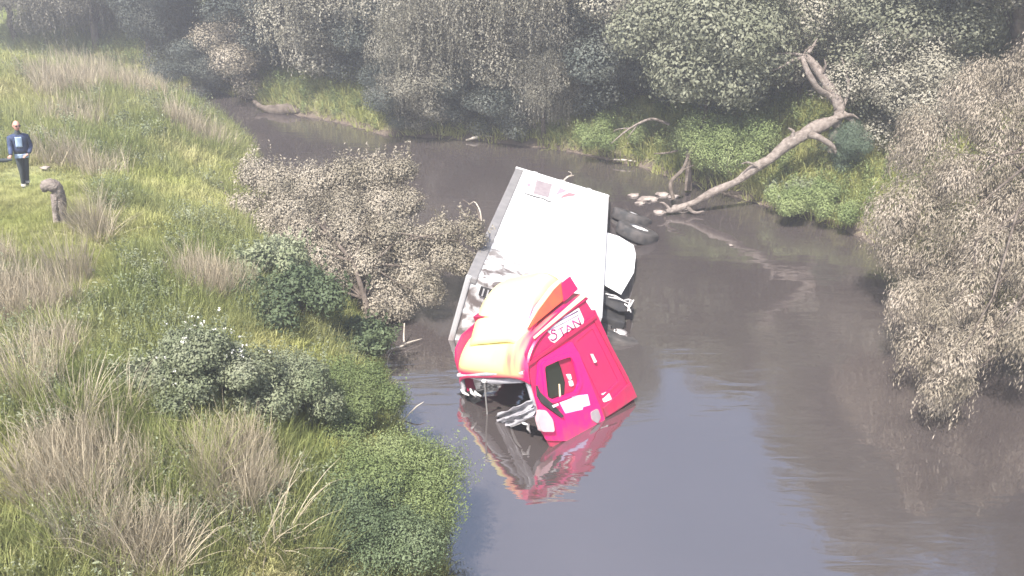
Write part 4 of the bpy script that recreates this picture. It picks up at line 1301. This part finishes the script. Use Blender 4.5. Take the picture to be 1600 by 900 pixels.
# ================================================================== GRASSES
def blades(n, L, width, spread, rs, lean=0.35, seg=4, droop=0.5, up=1.0):
    az = rs.uniform(0, 2 * PI, n); r = spread * np.sqrt(rs.random(n))
    a2 = az + rs.normal(size=n) * 0.8
    x0 = r * np.cos(az); y0 = r * np.sin(az)
    l = L * rs.uniform(0.45, 1.15, n); th = np.abs(rs.normal(size=n)) * lean
    dirx = np.cos(a2); diry = np.sin(a2)
    wd = rs.uniform(0, 2 * PI, n)
    wx_, wy_ = np.cos(wd), np.sin(wd)
    V_ = []
    x, y, z = x0.copy(), y0.copy(), np.full(n, -0.05)
    for k in range(seg + 1):
        f = k / seg
        w_ = width * (1 - f) ** 0.7 * 0.5 + 0.0008
        V_.append(np.stack([x - wx_ * w_, y - wy_ * w_, z], 1)); V_.append(np.stack([x + wx_ * w_, y + wy_ * w_, z], 1))
        ang = th + droop * f * f * 2.2 * rs.uniform(0.3, 1.2, n)
        x = x + dirx * np.sin(ang) * l / seg; y = y + diry * np.sin(ang) * l / seg; z = z + np.cos(ang) * l / seg * up
    V_ = np.stack(V_, 1).reshape(-1, 3)
    m_ = 2 * (seg + 1)
    base = np.arange(n)[:, None] * m_
    qs = []
    for k in range(seg):
        qs.append(base + np.array([2 * k, 2 * k + 1, 2 * k + 3, 2 * k + 2])[None])
    return V_, np.concatenate(qs)

src_col = {}
def tuft_collection(key, mat, specs):
    c = bpy.data.collections.new('tufts_' + key)
    rs = np.random.default_rng(hash(key) % 1000 if False else sum(map(ord, key)))
    for i, sp_ in enumerate(specs):
        v, q = blades(rs=rs, **sp_)
        me = np_mesh('tuft_%s_%d' % (key, i), v, q)
        me.materials.append(mat)
        o = bpy.data.objects.new('tuft', me)
        c.objects.link(o)
    src_col[key] = c
    return c
tuft_collection('green', M['blade_green'], [dict(n=34, L=0.34, width=0.012, spread=0.14, lean=0.4), dict(n=40, L=0.26, width=0.012, spread=0.18, lean=0.6), dict(n=26, L=0.48, width=0.012, spread=0.12, lean=0.3)])
tuft_collection('lime', M['blade_lime'], [dict(n=36, L=0.26, width=0.012, spread=0.18, lean=0.5), dict(n=40, L=0.18, width=0.014, spread=0.20, lean=0.7)])
tuft_collection('dry', M['blade_dry'], [dict(n=34, L=0.55, width=0.009, spread=0.16, lean=0.3), dict(n=24, L=0.75, width=0.008, spread=0.12, lean=0.25, droop=0.3), dict(n=30, L=0.42, width=0.009, spread=0.2, lean=0.55)])
tuft_collection('far', M['blade_lime'], [dict(n=46, L=0.40, width=0.03, spread=0.30, lean=0.5, seg=3), dict(n=40, L=0.32, width=0.03, spread=0.32, lean=0.7, seg=3)])

def weed_collection(key, mat):
    c = bpy.data.collections.new('tufts_' + key)
    rs = np.random.default_rng(99)
    for i in range(3):
        A = Acc()
        for s_ in range(9):
            az = rs.uniform(0, 6.28); ln_ = rs.uniform(0.2, 0.55)
            tip = np.array([math.cos(az) * 0.22 * rs.random(), math.sin(az) * 0.22 * rs.random(), ln_])
            n = 16; f = np.linspace(0.15, 1, n)[:, None]
            Cc = tip * f + rs.normal(size=(n, 3)) * 0.03
            Nn = unit(rs.normal(size=(n, 3)) * 0.6 + np.array([0, 0, 0.8]))
            v, q = leaves(Cc, Nn, 0.05, 0.022, rs); A.add(v, q)
        me = A.mesh('weed_%d' % i); me.materials.append(mat)
        c.objects.link(bpy.data.objects.new('weed', me))
    src_col[key] = c
weed_collection('weed', M['leaf_weed'])
weed_collection('freshweed', M['leaf_fresh'])

def scatter(name, pts, scales, key, kind_label=None):
    """one object: a cloud of points that carries instanced tufts through geometry nodes"""
    n = len(pts)
    me = bpy.data.meshes.new(name)
    me.vertices.add(n)
    me.vertices.foreach_set('co', np.asarray(pts, np.float32).ravel())
    a = me.attributes.new('tuft_scale', 'FLOAT', 'POINT'); a.data.foreach_set('value', np.asarray(scales, np.float32))
    o = bpy.data.objects.new(name, me); col.objects.link(o)
    ng = bpy.data.node_groups.new(name + '_nodes', 'GeometryNodeTree')
    ng.interface.new_socket('Geometry', in_out='INPUT', socket_type='NodeSocketGeometry')
    ng.interface.new_socket('Geometry', in_out='OUTPUT', socket_type='NodeSocketGeometry')
    gi = ng.nodes.new('NodeGroupInput'); go = ng.nodes.new('NodeGroupOutput')
    mp_ = ng.nodes.new('GeometryNodeMeshToPoints')
    ci = ng.nodes.new('GeometryNodeCollectionInfo')
    ci.inputs['Collection'].default_value = src_col[key]
    ci.inputs['Separate Children'].default_value = True
    ci.inputs['Reset Children'].default_value = True
    ip = ng.nodes.new('GeometryNodeInstanceOnPoints'); ip.inputs['Pick Instance'].default_value = True
    rv = ng.nodes.new('FunctionNodeRandomValue'); rv.data_type = 'FLOAT_VECTOR'
    rv.inputs[0].default_value = (-0.15, -0.15, 0); rv.inputs[1].default_value = (0.15, 0.15, 6.283)
    ri = ng.nodes.new('FunctionNodeRandomValue'); ri.data_type = 'INT'
    ri.inputs[4].default_value = 0; ri.inputs[5].default_value = 20
    na = ng.nodes.new('GeometryNodeInputNamedAttribute'); na.data_type = 'FLOAT'; na.inputs[0].default_value = 'tuft_scale'
    L = ng.links.new
    L(gi.outputs[0], mp_.inputs[0]); L(mp_.outputs[0], ip.inputs['Points'])
    L(ci.outputs[0], ip.inputs['Instance']); L(rv.outputs[0], ip.inputs['Rotation'])
    L([q for q in ri.outputs if q.type == 'INT'][0], ip.inputs['Instance Index'])
    L([q for q in na.outputs if q.enabled][0], ip.inputs['Scale'])
    L(ip.outputs[0], go.inputs[0])
    md = o.modifiers.new('grass', 'NODES'); md.node_group = ng
    me.materials.append(bpy.data.collections[src_col[key].name].objects[0].data.materials[0])
    o['kind'] = 'stuff'
    if kind_label:
        o['label'] = kind_label[0]; o['category'] = kind_label[1]
    return o

PERSON_AT = on_ground(38, 299); STUMP_AT = on_ground(92, 345)
# zones along the left bank, centred where the photograph shows them
def Z(px, py, r, z=1.7):
    p_ = at_z(px, py, z)
    return (p_[0], p_[1], r)
dry_z = [Z(150, 120, 1.6), Z(115, 190, 1.6), Z(125, 240, 1.2), Z(120, 330, 1.3), Z(95, 400, 1.0), Z(60, 570, 0.9), Z(10, 520, 0.7), Z(150, 800, 0.8), Z(370, 760, 0.55), Z(110, 640, 0.5), Z(250, 890, 0.5), Z(330, 470, 0.8), Z(200, 170, 2.0), Z(300, 200, 1.0)]
lime_z = [Z(15, 140, 3.0), Z(0, 220, 2.0), Z(280, 320, 1.6), Z(340, 240, 1.6), Z(20, 430, 1.2), Z(230, 420, 1.0), Z(450, 540, 0.9), Z(590, 640, 0.8), Z(30, 830, 0.7), Z(10, 700, 0.6), Z(420, 880, 0.5)]
def field(zs, x, y):
    v = np.zeros(len(x))
    for cx, cy, r in zs:
        v = np.maximum(v, np.exp(-((x - cx) ** 2 + (y - cy) ** 2) / (r * r)))
    return v
rs = np.random.default_rng(21)
def sample(n, x0, x1, y0, y1):
    x = rs.uniform(x0, x1, n); y = rs.uniform(y0, y1, n)
    h = height(x, y)
    ok = (h > 0.06)
    # only where the camera or a step to the side could see it
    fw = y * CP - (h - CAM_H) * SP
    sx = 800 + FPX * x / np.maximum(fw, 0.1)
    ok &= (sx > -260) & (sx < 1860) & (fw > 2)
    return x[ok], y[ok], h[ok]
def left_side(x, y):
    return seg_dist(x, y, left_shore) < seg_dist(x, y, far_shore)
X1, Y1, H1 = sample(60000, -13, 2, 4.0, 17)
X2, Y2, H2 = sample(60000, -36, -2, 15, 46)
X = np.concatenate([X1, X2]); Y = np.concatenate([Y1, Y2]); Hh = np.concatenate([H1, H2])
k = left_side(X, Y); X, Y, Hh = X[k], Y[k], Hh[k]
d_ = field(dry_z, X, Y); l__ = field(lime_z, X, Y)
nn = fbm(X * 0.8, Y * 0.8 + 11, 3) * 1.6
rsel = rs.random(len(X))
isdry = (d_ + nn * 0.6) > (0.60 + 0.25 * (rsel - 0.5))
islime = ~isdry & ((l__ + nn * 0.5) > (0.38 + 0.3 * (rsel - 0.5)))
isgreen = ~isdry & ~islime
dist = np.hypot(X, Y)
far = np.clip((dist - 12) / 18, 0, 1)
sc0 = rs.uniform(0.7, 1.3, len(X)) * (1 + 0.5 * far)
P_ = np.stack([X, Y, Hh], 1)
thin = rs.random(len(X))
clear = np.ones(len(X), bool)
for q_, r_ in ((PERSON_AT, 1.5), (STUMP_AT, 1.0)):
    for k_ in range(4):
        f_k = 1 - 0.055 * k_
        clear &= (X - q_.x * f_k) ** 2 + (Y - q_.y * f_k) ** 2 > (r_ * (1 - 0.1 * k_)) ** 2
islime = (islime & clear) | ~clear
isdry &= clear; isgreen &= clear
sc0 = np.where(clear, sc0, 0.45 * sc0)
swap = isdry & (rs.random(len(X)) < 0.45)
isdry &= ~swap; islime |= swap
lift = isgreen & (rs.random(len(X)) < 0.45)
isgreen &= ~lift; islime |= lift
kd = isdry & (thin < 0.8)
scatter('dry_grass', P_[kd], sc0[kd] * 0.95, 'dry', ('patches of tall dry beige grass all over the left bank', 'grass'))
scatter('lime_grass', P_[islime], sc0[islime], 'lime', ('short yellow green grass in sunny patches on the left bank', 'grass'))
kg = isgreen & (thin < 0.93); kw = isgreen & (thin >= 0.93)
scatter('green_grass', P_[kg], sc0[kg], 'green', ('mid green grass covering the left bank between the dry patches', 'grass'))
scatter('leafy_weeds', P_[kw], sc0[kw] * 0.9, 'weed', ('low leafy weeds growing through the grass of the left bank', 'weeds'))
# far and right bank
X, Y, Hh = sample(60000, -26, 22, 12, 50)
k = ~left_side(X, Y); X, Y, Hh = X[k], Y[k], Hh[k]
dr_ = seg_dist(X, Y, far_shore)
k = (dr_ < 11) & (rs.random(len(X)) < 0.85); X, Y, Hh = X[k], Y[k], Hh[k]
th_ = rs.random(len(X)); P_ = np.stack([X, Y, Hh], 1)
scatter('far_bank_grass', P_[th_ < 0.6], rs.uniform(0.7, 1.4, (th_ < 0.6).sum()), 'far', ('bright green grass on the slopes of the far bank', 'grass'))
scatter('far_bank_weeds', P_[th_ >= 0.6], rs.uniform(0.8, 1.6, (th_ >= 0.6).sum()), 'freshweed', ('fresh green ground cover on the far bank under the trees', 'weeds'))

# ---- individual clumps and bushes of the left bank
def clump_mesh(seed, n, L, spread, lean, width=0.010, droop=0.35):
    v, q = blades(n, L, width, spread, np.random.default_rng(seed), lean=lean, seg=5, droop=droop)
    return np_mesh('clump_%d' % seed, v, q)
CL_tall = clump_mesh(71, 420, 1.05, 0.42, 0.24, 0.008)
CL_wide = clump_mesh(72, 420, 0.9, 0.50, 0.42, 0.008)
CL_flat = clump_mesh(73, 160, 1.1, 0.30, 1.1, 0.014, 0.5)
for c_ in (CL_tall, CL_wide, CL_flat):
    c_.materials.append(M['blade_dry'])
CL_green = clump_mesh(74, 700, 0.9, 0.45, 0.45, 0.012); CL_green.materials.append(M['blade_green'])
clumps = [(150, 850, CL_tall, 0.85, 'tall mauve beige grass clump at the bottom left, just right of the lime patch'),
          (370, 795, CL_tall, 0.85, 'tall reddish dry grass clump right of centre on the near bank, beside the dark hollow'),
          (410, 850, CL_flat, 1.0, 'collapsed straw coloured grass clump with blades bent over the dark hollow'),
          (250, 895, CL_flat, 0.9, 'flattened pale straw clump at the bottom edge of the picture'),
          (50, 620, CL_tall, 0.9, 'large hazy dry grass clump at the left edge, level with the truck cab'),
          (120, 650, CL_flat, 0.8, 'fallen pale stalks lying in front of the large left edge clump'),
          (190, 655, CL_flat, 0.7, 'fallen pale stalks on green grass left of the white flowered weed'),
          (110, 440, CL_tall, 0.9, 'tall feathery dry grass clump standing below the weathered stump'),
          (140, 360, CL_tall, 0.8, 'thin dry grass clump right of the weathered stump'),
          (155, 372, CL_flat, 0.8, 'pale fallen stalks on the slope right of the tall feathery clump'),
          (300, 750, CL_green, 0.9, 'green grass clump between the two tall dry clumps on the near bank'),
          (470, 880, CL_green, 0.8, 'green sedge clump at the bottom edge beside the shaded mound')]
for i, (px, py, me, s, lab) in enumerate(clumps):
    g_ = on_ground(px, py)
    o = bpy.data.objects.new('grass_clump' if me is CL_green else 'dry_grass_clump', me); col.objects.link(o)
    o.location = (g_.x, g_.y, g_.z); o.rotation_euler = (0, 0, i * 1.3); o.scale = (s, s, s)
    tag(o, lab, 'grass clump', 'grass clumps on the left bank')

def bush(px, py, name, label, H, R, leafm, seed, nleaf, leafL=0.07, leafW=0.035, cat='bush', nclump=18, flowers=False, y_off=0.0, stems=10, ry=None):
    g_ = on_ground(px, py)
    rs = np.random.default_rng(seed)
    e = empty(name, (g_.x, g_.y + y_off, hgt(g_.x, g_.y + y_off) - 0.03)); tag(e, label, cat)
    cs = []
    ry = ry or R
    for i in range(nclump):
        a = rs.uniform(0, 6.28); rr_ = math.sqrt(rs.random()) * 0.8
        top = H * (0.55 + 0.45 * (1 - rr_ ** 2)) * rs.uniform(0.75, 1.0)
        cs.append(np.array([math.cos(a) * rr_ * R, math.sin(a) * rr_ * ry, max(0.12, top - 0.28 * H)]))
    rd = [rs.uniform(0.22, 0.36) * min(R, H) for _ in cs]
    C, Nn = crown_points(cs, rd, [nleaf // nclump] * nclump, rs, flat=0.85, shell=0.3)
    # fill the skirt down to the ground
    C[:, 2] = np.maximum(C[:, 2], 0.03)
    A = Acc(); v, q = leaves(C, Nn, leafL, leafW, rs); A.add(v, q)
    for c, r in zip(cs, rd):
        for _ in range(6):
            n = 14; f = np.linspace(0, 1, n)[:, None]
            s0 = c + np.array([rs.normal() * r * 0.6, rs.normal() * r * 0.6, r * 0.3])
            tip = s0 + np.array([rs.normal() * 0.1, rs.normal() * 0.1, rs.uniform(0.1, 0.3) * min(1.5, H)])
            v, q = leaves(s0 * (1 - f) + tip * f + rs.normal(size=(n, 3)) * 0.02, unit(rs.normal(size=(n, 3))), leafL, leafW, rs); A.add(v, q)
    link('foliage', A.mesh('foliage_%d' % seed), M[leafm], e)
    B = Acc()
    for c in cs[:stems]:
        B.tube(wobble((0.2 * c[0], 0.2 * c[1], -0.1), c, 4, 0.05, rs), [0.02, 0.017, 0.013, 0.01, 0.005], 5)
    link('stem', B.mesh('stems_%d' % seed), M['twig_pale'], e)
    if flowers:
        F_ = Acc()
        for c, r in zip(cs, rd):
            for _ in range(3):
                pnt = c + np.array([rs.normal() * r * 0.5, rs.normal() * r * 0.5, r * 0.9 + rs.random() * 0.1])
                v, q = leaves(pnt + rs.normal(size=(7, 3)) * 0.012, unit(rs.normal(size=(7, 3))), 0.025, 0.02, rs); F_.add(v, q)
        link('flower_heads', F_.mesh('flowers_%d' % seed), M['flower'], e)['kind'] = 'stuff'
    return e
bush(330, 640, 'flowering_weed', 'pale leafy weed bush with small white flower heads on the near bank', 1.55, 0.95, 'leaf_weed', 81, 34000, 0.05, 0.026, cat='weed bush', flowers=True)
bush(440, 665, 'weed_bush', 'grey green twiggy weed bush right of the white flowered one', 1.3, 0.95, 'leaf_weed', 82, 28000, 0.05, 0.024, cat='weed bush', stems=14)
bush(265, 620, 'weed_bush', 'low pale green weed bush left of the white flowered one', 0.8, 0.55, 'leaf_weed', 83, 8000, cat='weed bush')
bush(545, 655, 'green_bush', 'soft green bush on the water edge above the rounded mound', 0.9, 1.1, 'leaf_fresh', 84, 40000, 0.04, 0.018, ry=1.3, nclump=26)
bush(610, 800, 'green_mound', 'rounded green creeper mound hanging over the water, sunny on top and shaded in front', 1.15, 1.15, 'leaf_fresh', 85, 60000, 0.036, 0.017, nclump=34)
bush(585, 868, 'green_mound', 'mound with shade painted into its leaves at the bottom edge below the rounded creeper mound', 1.0, 1.1, 'leaf_deep', 86, 34000, 0.036, 0.017, nclump=24)  # dark leaf colour stands for the shade on this mound
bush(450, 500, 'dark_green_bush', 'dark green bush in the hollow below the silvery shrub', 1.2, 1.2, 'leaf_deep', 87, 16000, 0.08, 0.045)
bush(420, 440, 'pale_green_bush', 'pale green bush directly under the left side of the silvery shrub', 1.0, 1.0, 'leaf_weed', 88, 12000, 0.08, 0.045)
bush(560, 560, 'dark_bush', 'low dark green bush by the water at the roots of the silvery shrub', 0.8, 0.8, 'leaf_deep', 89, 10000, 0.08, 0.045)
bush(1140, 268, 'lime_bush', 'bright lime green rounded bush on the far bank left of the fallen log', 2.3, 1.9, 'leaf_fresh', 90, 50000, 0.06, 0.03, nclump=30)
bush(960, 232, 'green_bush', 'green bush on the far bank behind the tail of the cargo box', 1.3, 1.6, 'leaf_fresh', 91, 26000, 0.06, 0.03)
bush(1290, 335, 'green_bush', 'spreading green bush at the right water edge below the fallen log', 1.0, 1.9, 'leaf_fresh', 92, 40000, 0.055, 0.028, nclump=30)
bush(1235, 312, 'brown_weed_bush', 'brownish weed bush at the right water edge, left of the spreading green one', 0.7, 0.9, 'leaf_weed', 93, 7000, 0.10, 0.06)
bush(950, 285, 'brown_weed_bush', 'sparse brownish weeds standing in the shallows behind the cargo box tail', 0.5, 1.3, 'leaf_tan', 94, 2600, 0.10, 0.05)

# ---- weathered stump, bent over at the top
g_ = on_ground(98, 350)
A = Acc()
def rel(px, py, y):
    return Vector(at_y(px, py, y)) - g_
gy_ = g_.y
pathk = [Vector((0.03, 0, -0.2)), rel(97, 335, gy_), rel(96, 318, gy_), rel(93, 303, gy_), rel(87, 293, gy_ - 0.02), rel(79, 289, gy_ - 0.04), rel(71, 292, gy_ - 0.05), rel(69, 299, gy_ - 0.05)]
cpk = curve([(*p_, r) for p_, r in zip(pathk, (0.08, 0.08, 0.088, 0.10, 0.115, 0.12, 0.10, 0.04))], 5)
A.tube([Vector(c[:3]) for c in cpk], [c[3] for c in cpk], 12, 0.3)
A.tube([rel(88, 350, gy_ - 0.1), rel(86, 325, gy_ - 0.08), rel(85, 303, gy_ - 0.06)], [0.05, 0.055, 0.07], 8, 0.3)
o = link('tree_stump', A.mesh('tree_stump', True), M['bark_pale']); o.location = g_
tag(o, 'short weathered tan stump, bent over at the top, on the bank below the person', 'stump')

# small pale stones / litter on the grass
for i, (px, py, lab) in enumerate([(216, 266 - 180 + 0, ''),][:0] + [(72, 267, 'small pale stone on the grass between the person and the dry grass'), (42, 470, 'pale flat stone at the left edge above the hazy clump'),
                                    (12, 488, 'pale stone at the far left edge of the bank'), (140, 428, 'small pale stone beside the tall feathery clump'), (30, 498, 'small pale stone right of the far left one')]):
    g_ = on_ground(px, py)
    o = link('stone', rock_mesh(160 + i, 0.10, 0.07, 0.04), M['rock']); o.location = g_ + Vector((0, 0, 0.06))
    tag(o, lab, 'stone')

# ================================================================== PERSON
M['skin'] = paint('skin', (0.55, 0.26, 0.20), (0.62, 0.32, 0.25), 0.55, 8)
M['jacket'] = paint('navy_jacket', (0.02, 0.035, 0.09), (0.05, 0.075, 0.15), 0.75, 6, bump=0.3)
M['sky_cloth'] = paint('light_blue_cloth', (0.36, 0.48, 0.66), (0.5, 0.62, 0.78), 0.8, 9)
M['trousers'] = paint('dark_trousers', (0.03, 0.04, 0.045), (0.05, 0.06, 0.065), 0.85, 6)
M['band'] = paint('pale_band', (0.35, 0.34, 0.28), (0.45, 0.43, 0.36), 0.8, 6)

def skin_mesh(name, nodes, edges, mat, parent, sub=2):
    me = bpy.data.meshes.new(name)
    me.from_pydata([n[:3] for n in nodes], edges, [])
    o = link(name, me, mat, parent)
    md = o.modifiers.new('skin', 'SKIN')
    md.use_smooth_shade = True
    sv_ = me.skin_vertices[0].data
    for i, n in enumerate(nodes):
        r = n[3] if isinstance(n[3], (tuple, list)) else (n[3], n[3])
        sv_[i].radius = r
        sv_[i].use_root = (i == 0)
    ss = o.modifiers.new('sub', 'SUBSURF'); ss.levels = sub; ss.render_levels = sub
    return o

g_ = on_ground(40, 299)
per = empty('person', g_, 0.15)
per.scale = (0.80, 0.84, 0.84)
per.rotation_euler = (0, math.radians(7), 0.85)
tag(per, 'bald person in sunglasses, navy jacket and dark trousers standing on the grassy bank', 'person')
# person faces the camera (-Y), weight on near leg, bending slightly; local metres
body = [(0, 0, 0.93, (0.16, 0.12)), (0.0, 0, 1.12, (0.17, 0.12)), (-0.01, 0, 1.30, (0.185, 0.12)), (-0.02, 0, 1.42, (0.15, 0.10)), (-0.02, -0.01, 1.50, 0.065), (-0.03, -0.03, 1.57, 0.06),
        (0.09, 0, 0.88, 0.10), (0.08, -0.01, 0.50, 0.066), (0.07, 0.02, 0.10, 0.045), (0.07, -0.14, 0.04, 0.04),
        (-0.07, 0, 0.88, 0.10), (-0.045, -0.05, 0.50, 0.066), (-0.03, 0.01, 0.10, 0.045), (-0.04, -0.15, 0.04, 0.04)]
ed = [(0, 1), (1, 2), (2, 3), (3, 4), (4, 5), (0, 6), (6, 7), (7, 8), (8, 9), (0, 10), (10, 11), (11, 12), (12, 13)]
skin_mesh('body', body, ed, M['trousers'], per)
# jacket: torso + sleeves
jk = [(0.0, 0, 0.98, (0.215, 0.16)), (0.0, 0, 1.12, (0.20, 0.15)), (-0.01, 0, 1.28, (0.205, 0.145)), (-0.02, 0, 1.42, (0.165, 0.115)), (-0.02, 0, 1.49, 0.085),
      (0.19, 0.0, 1.38, 0.078), (0.26, -0.01, 1.14, 0.064), (0.14, -0.17, 0.99, 0.052),
      (-0.22, 0.0, 1.36, 0.078), (-0.25, -0.05, 1.12, 0.062), (-0.33, -0.26, 1.0, 0.048)]
je = [(0, 1), (1, 2), (2, 3), (3, 4), (3, 5), (5, 6), (6, 7), (3, 8), (8, 9), (9, 10)]
skin_mesh('jacket', jk, je, M['jacket'], per)
def hand(name, wrist, d, parent):
    """palm and five curled fingers grown from the wrist"""
    d = Vector(d).normalized(); s = d.cross(Vector((0, 0, 1))).normalized(); n = s.cross(d)
    wv_ = Vector(wrist); palm = wv_ + d * 0.07
    nodes = [(*wv_, 0.028), (*palm, (0.036, 0.018))]; eds = [(0, 1)]
    for i, off in enumerate((-0.03, -0.01, 0.01, 0.03)):
        ln_ = (0.07, 0.08, 0.075, 0.06)[i]
        a = palm + d * 0.03 + s * off; b = a + d * ln_ * 0.5 - n * 0.01; c = b + d * ln_ * 0.35 - n * 0.03
        k0 = len(nodes); nodes += [(*a, 0.009), (*b, 0.008), (*c, 0.007)]; eds += [(1, k0), (k0, k0 + 1), (k0 + 1, k0 + 2)]
    a = wv_ + d * 0.03 + s * 0.035; b = a + d * 0.035 + s * 0.025 - n * 0.01
    k0 = len(nodes); nodes += [(*a, 0.011), (*b, 0.009)]; eds += [(0, k0), (k0, k0 + 1)]
    return skin_mesh(name, nodes, eds, M['skin'], parent, 1)
hand('hand', (0.11, -0.20, 0.97), (-1, -0.3, -0.2), per)
hand('hand', (-0.34, -0.28, 0.99), (-0.6, -0.8, -0.05), per)
# head with face
bm = bmesh.new()
bmesh.ops.create_uvsphere(bm, u_segments=24, v_segments=18, radius=1.0)
HC = Vector((-0.035, -0.045, 1.665))
for v in bm.verts:
    c = v.co.copy()
    x_ = c.x * 0.082; y_ = c.y * 0.10; z_ = c.z * 0.122
    if c.z < 0:
        x_ *= 1 - 0.28 * (-c.z) ** 1.5
        y_ = y_ * (1 - 0.12 * (-c.z)) - (0.012 if c.y < 0 else 0) * (-c.z)
    if c.y < -0.8 and abs(c.x) < 0.25 and -0.35 < c.z < 0.15:
        y_ -= 0.022 * (1 - abs(c.x) * 3)
    v.co = Vector((x_, y_, z_)) + HC
for s_ in (-1, 1):
    bmesh.ops.create_uvsphere(bm, u_segments=8, v_segments=6, radius=0.028, matrix=Matrix.Translation(HC + Vector((s_ * 0.083, 0.01, 0.0))) @ Matrix.Diagonal((0.4, 0.8, 1.1, 1)))
head = link('head', bm_mesh('head', bm, True), M['skin'], per)
bm = box_bm(-0.028, 0.028, -0.006, 0.006, -0.006, 0.006, 0.003)
for v in bm.verts:
    v.co += HC + Vector((0, -0.098, -0.062))
link('mouth', bm_mesh('mouth', bm), M['red_dark'], head)
bm = box_bm(-0.068, -0.008, -0.012, 0.012, -0.018, 0.018, 0.008); box_bm(0.008, 0.068, -0.012, 0.012, -0.018, 0.018, 0.008, bm=bm)
box_bm(-0.085, 0.085, -0.004, 0.004, 0.008, 0.014, bm=bm)
for s_ in (-0.084, 0.080):
    box_bm(s_, s_ + 0.004, 0, 0.10, 0.006, 0.014, bm=bm)
for v in bm.verts:
    v.co += HC + Vector((0, -0.100, 0.012))
link('sunglasses', bm_mesh('sunglasses', bm), M['black'], head)
# light blue shirt showing through the open jacket and at the hem
def patch(name, cx, cz, w0, h0, mat, y_=-0.15, tilt=0.0):
    bm = bmesh.new()
    n = 8
    vs = {}
    for i in range(n + 1):
        for j in range(n + 1):
            a = i / n - 0.5; b = j / n - 0.5
            x_ = cx + a * w0 + b * tilt; z_ = cz + b * h0
            vs[i, j] = bm.verts.new((x_, y_ + 1.6 * (x_) ** 2 + 0.006 * math.sin(a * 20 + b * 9), z_))
    for i in range(n):
        for j in range(n):
            bm.faces.new([vs[i, j], vs[i + 1, j], vs[i + 1, j + 1], vs[i, j + 1]])
    o = link(name, bm_mesh(name, bm, True), mat, per)
    s_ = o.modifiers.new('t', 'SOLIDIFY'); s_.thickness = 0.012
    return o
patch('shirt_front', -0.06, 1.28, 0.15, 0.25, M['sky_cloth'], -0.152)
patch('shirt_hem', -0.02, 0.93, 0.34, 0.10, M['sky_cloth'], -0.165)
A = Acc(); A.tube([(0.07, 0.0, 0.22), (0.07, 0.0, 0.27)], [0.066, 0.066], 12); A.tube([(-0.03, -0.01, 0.14), (-0.03, -0.01, 0.20)], [0.062, 0.062], 12)
link('trouser_band', A.mesh('trouser_band', True), M['band'], per)
# what the outstretched hand holds: a dark rolled bundle
A = Acc(); A.tube([(0.10, 0.0, 0), (-0.05, 0, 0.0), (-0.25, 0.02, 0.02), (-0.45, 0.03, 0.03)], [0.03, 0.05, 0.045, 0.02], 10)
o = link('rolled_bundle', A.mesh('rolled_bundle', True), M['trousers']); o.location = g_ + Vector((0.11, -0.50, 0.84)); o.scale = (0.84,) * 3; o.rotation_euler = (0, 0, 0.5)
tag(o, 'dark rolled bundle held out by the person in the navy jacket', 'bundle')

# ================================================================== HAZE
if HAZE > 0:
    bm = box_bm(-140, 140, -70, 180, -4.0, 27.0)
    hz = link('haze', bm_mesh('haze', bm), None)
    m, t, out = new_mat('haze_air')
    pv = t.nodes.new('ShaderNodeVolumePrincipled')
    pv.inputs['Color'].default_value = (0.93, 0.93, 0.97, 1)
    pv.inputs['Density'].default_value = HAZE
    pv.inputs['Anisotropy'].default_value = 0.3
    t.links.new(pv.outputs[0], out.inputs['Volume'])
    hz.data.materials.append(m)
    hz['kind'] = 'stuff'
    sc.cycles.volume_bounces = 0
sc.cycles.use_denoising = True
sc.cycles.max_bounces = 5
sc.cycles.diffuse_bounces = 2
sc.cycles.glossy_bounces = 3
sc.cycles.transmission_bounces = 4
sc.cycles.transparent_max_bounces = 4
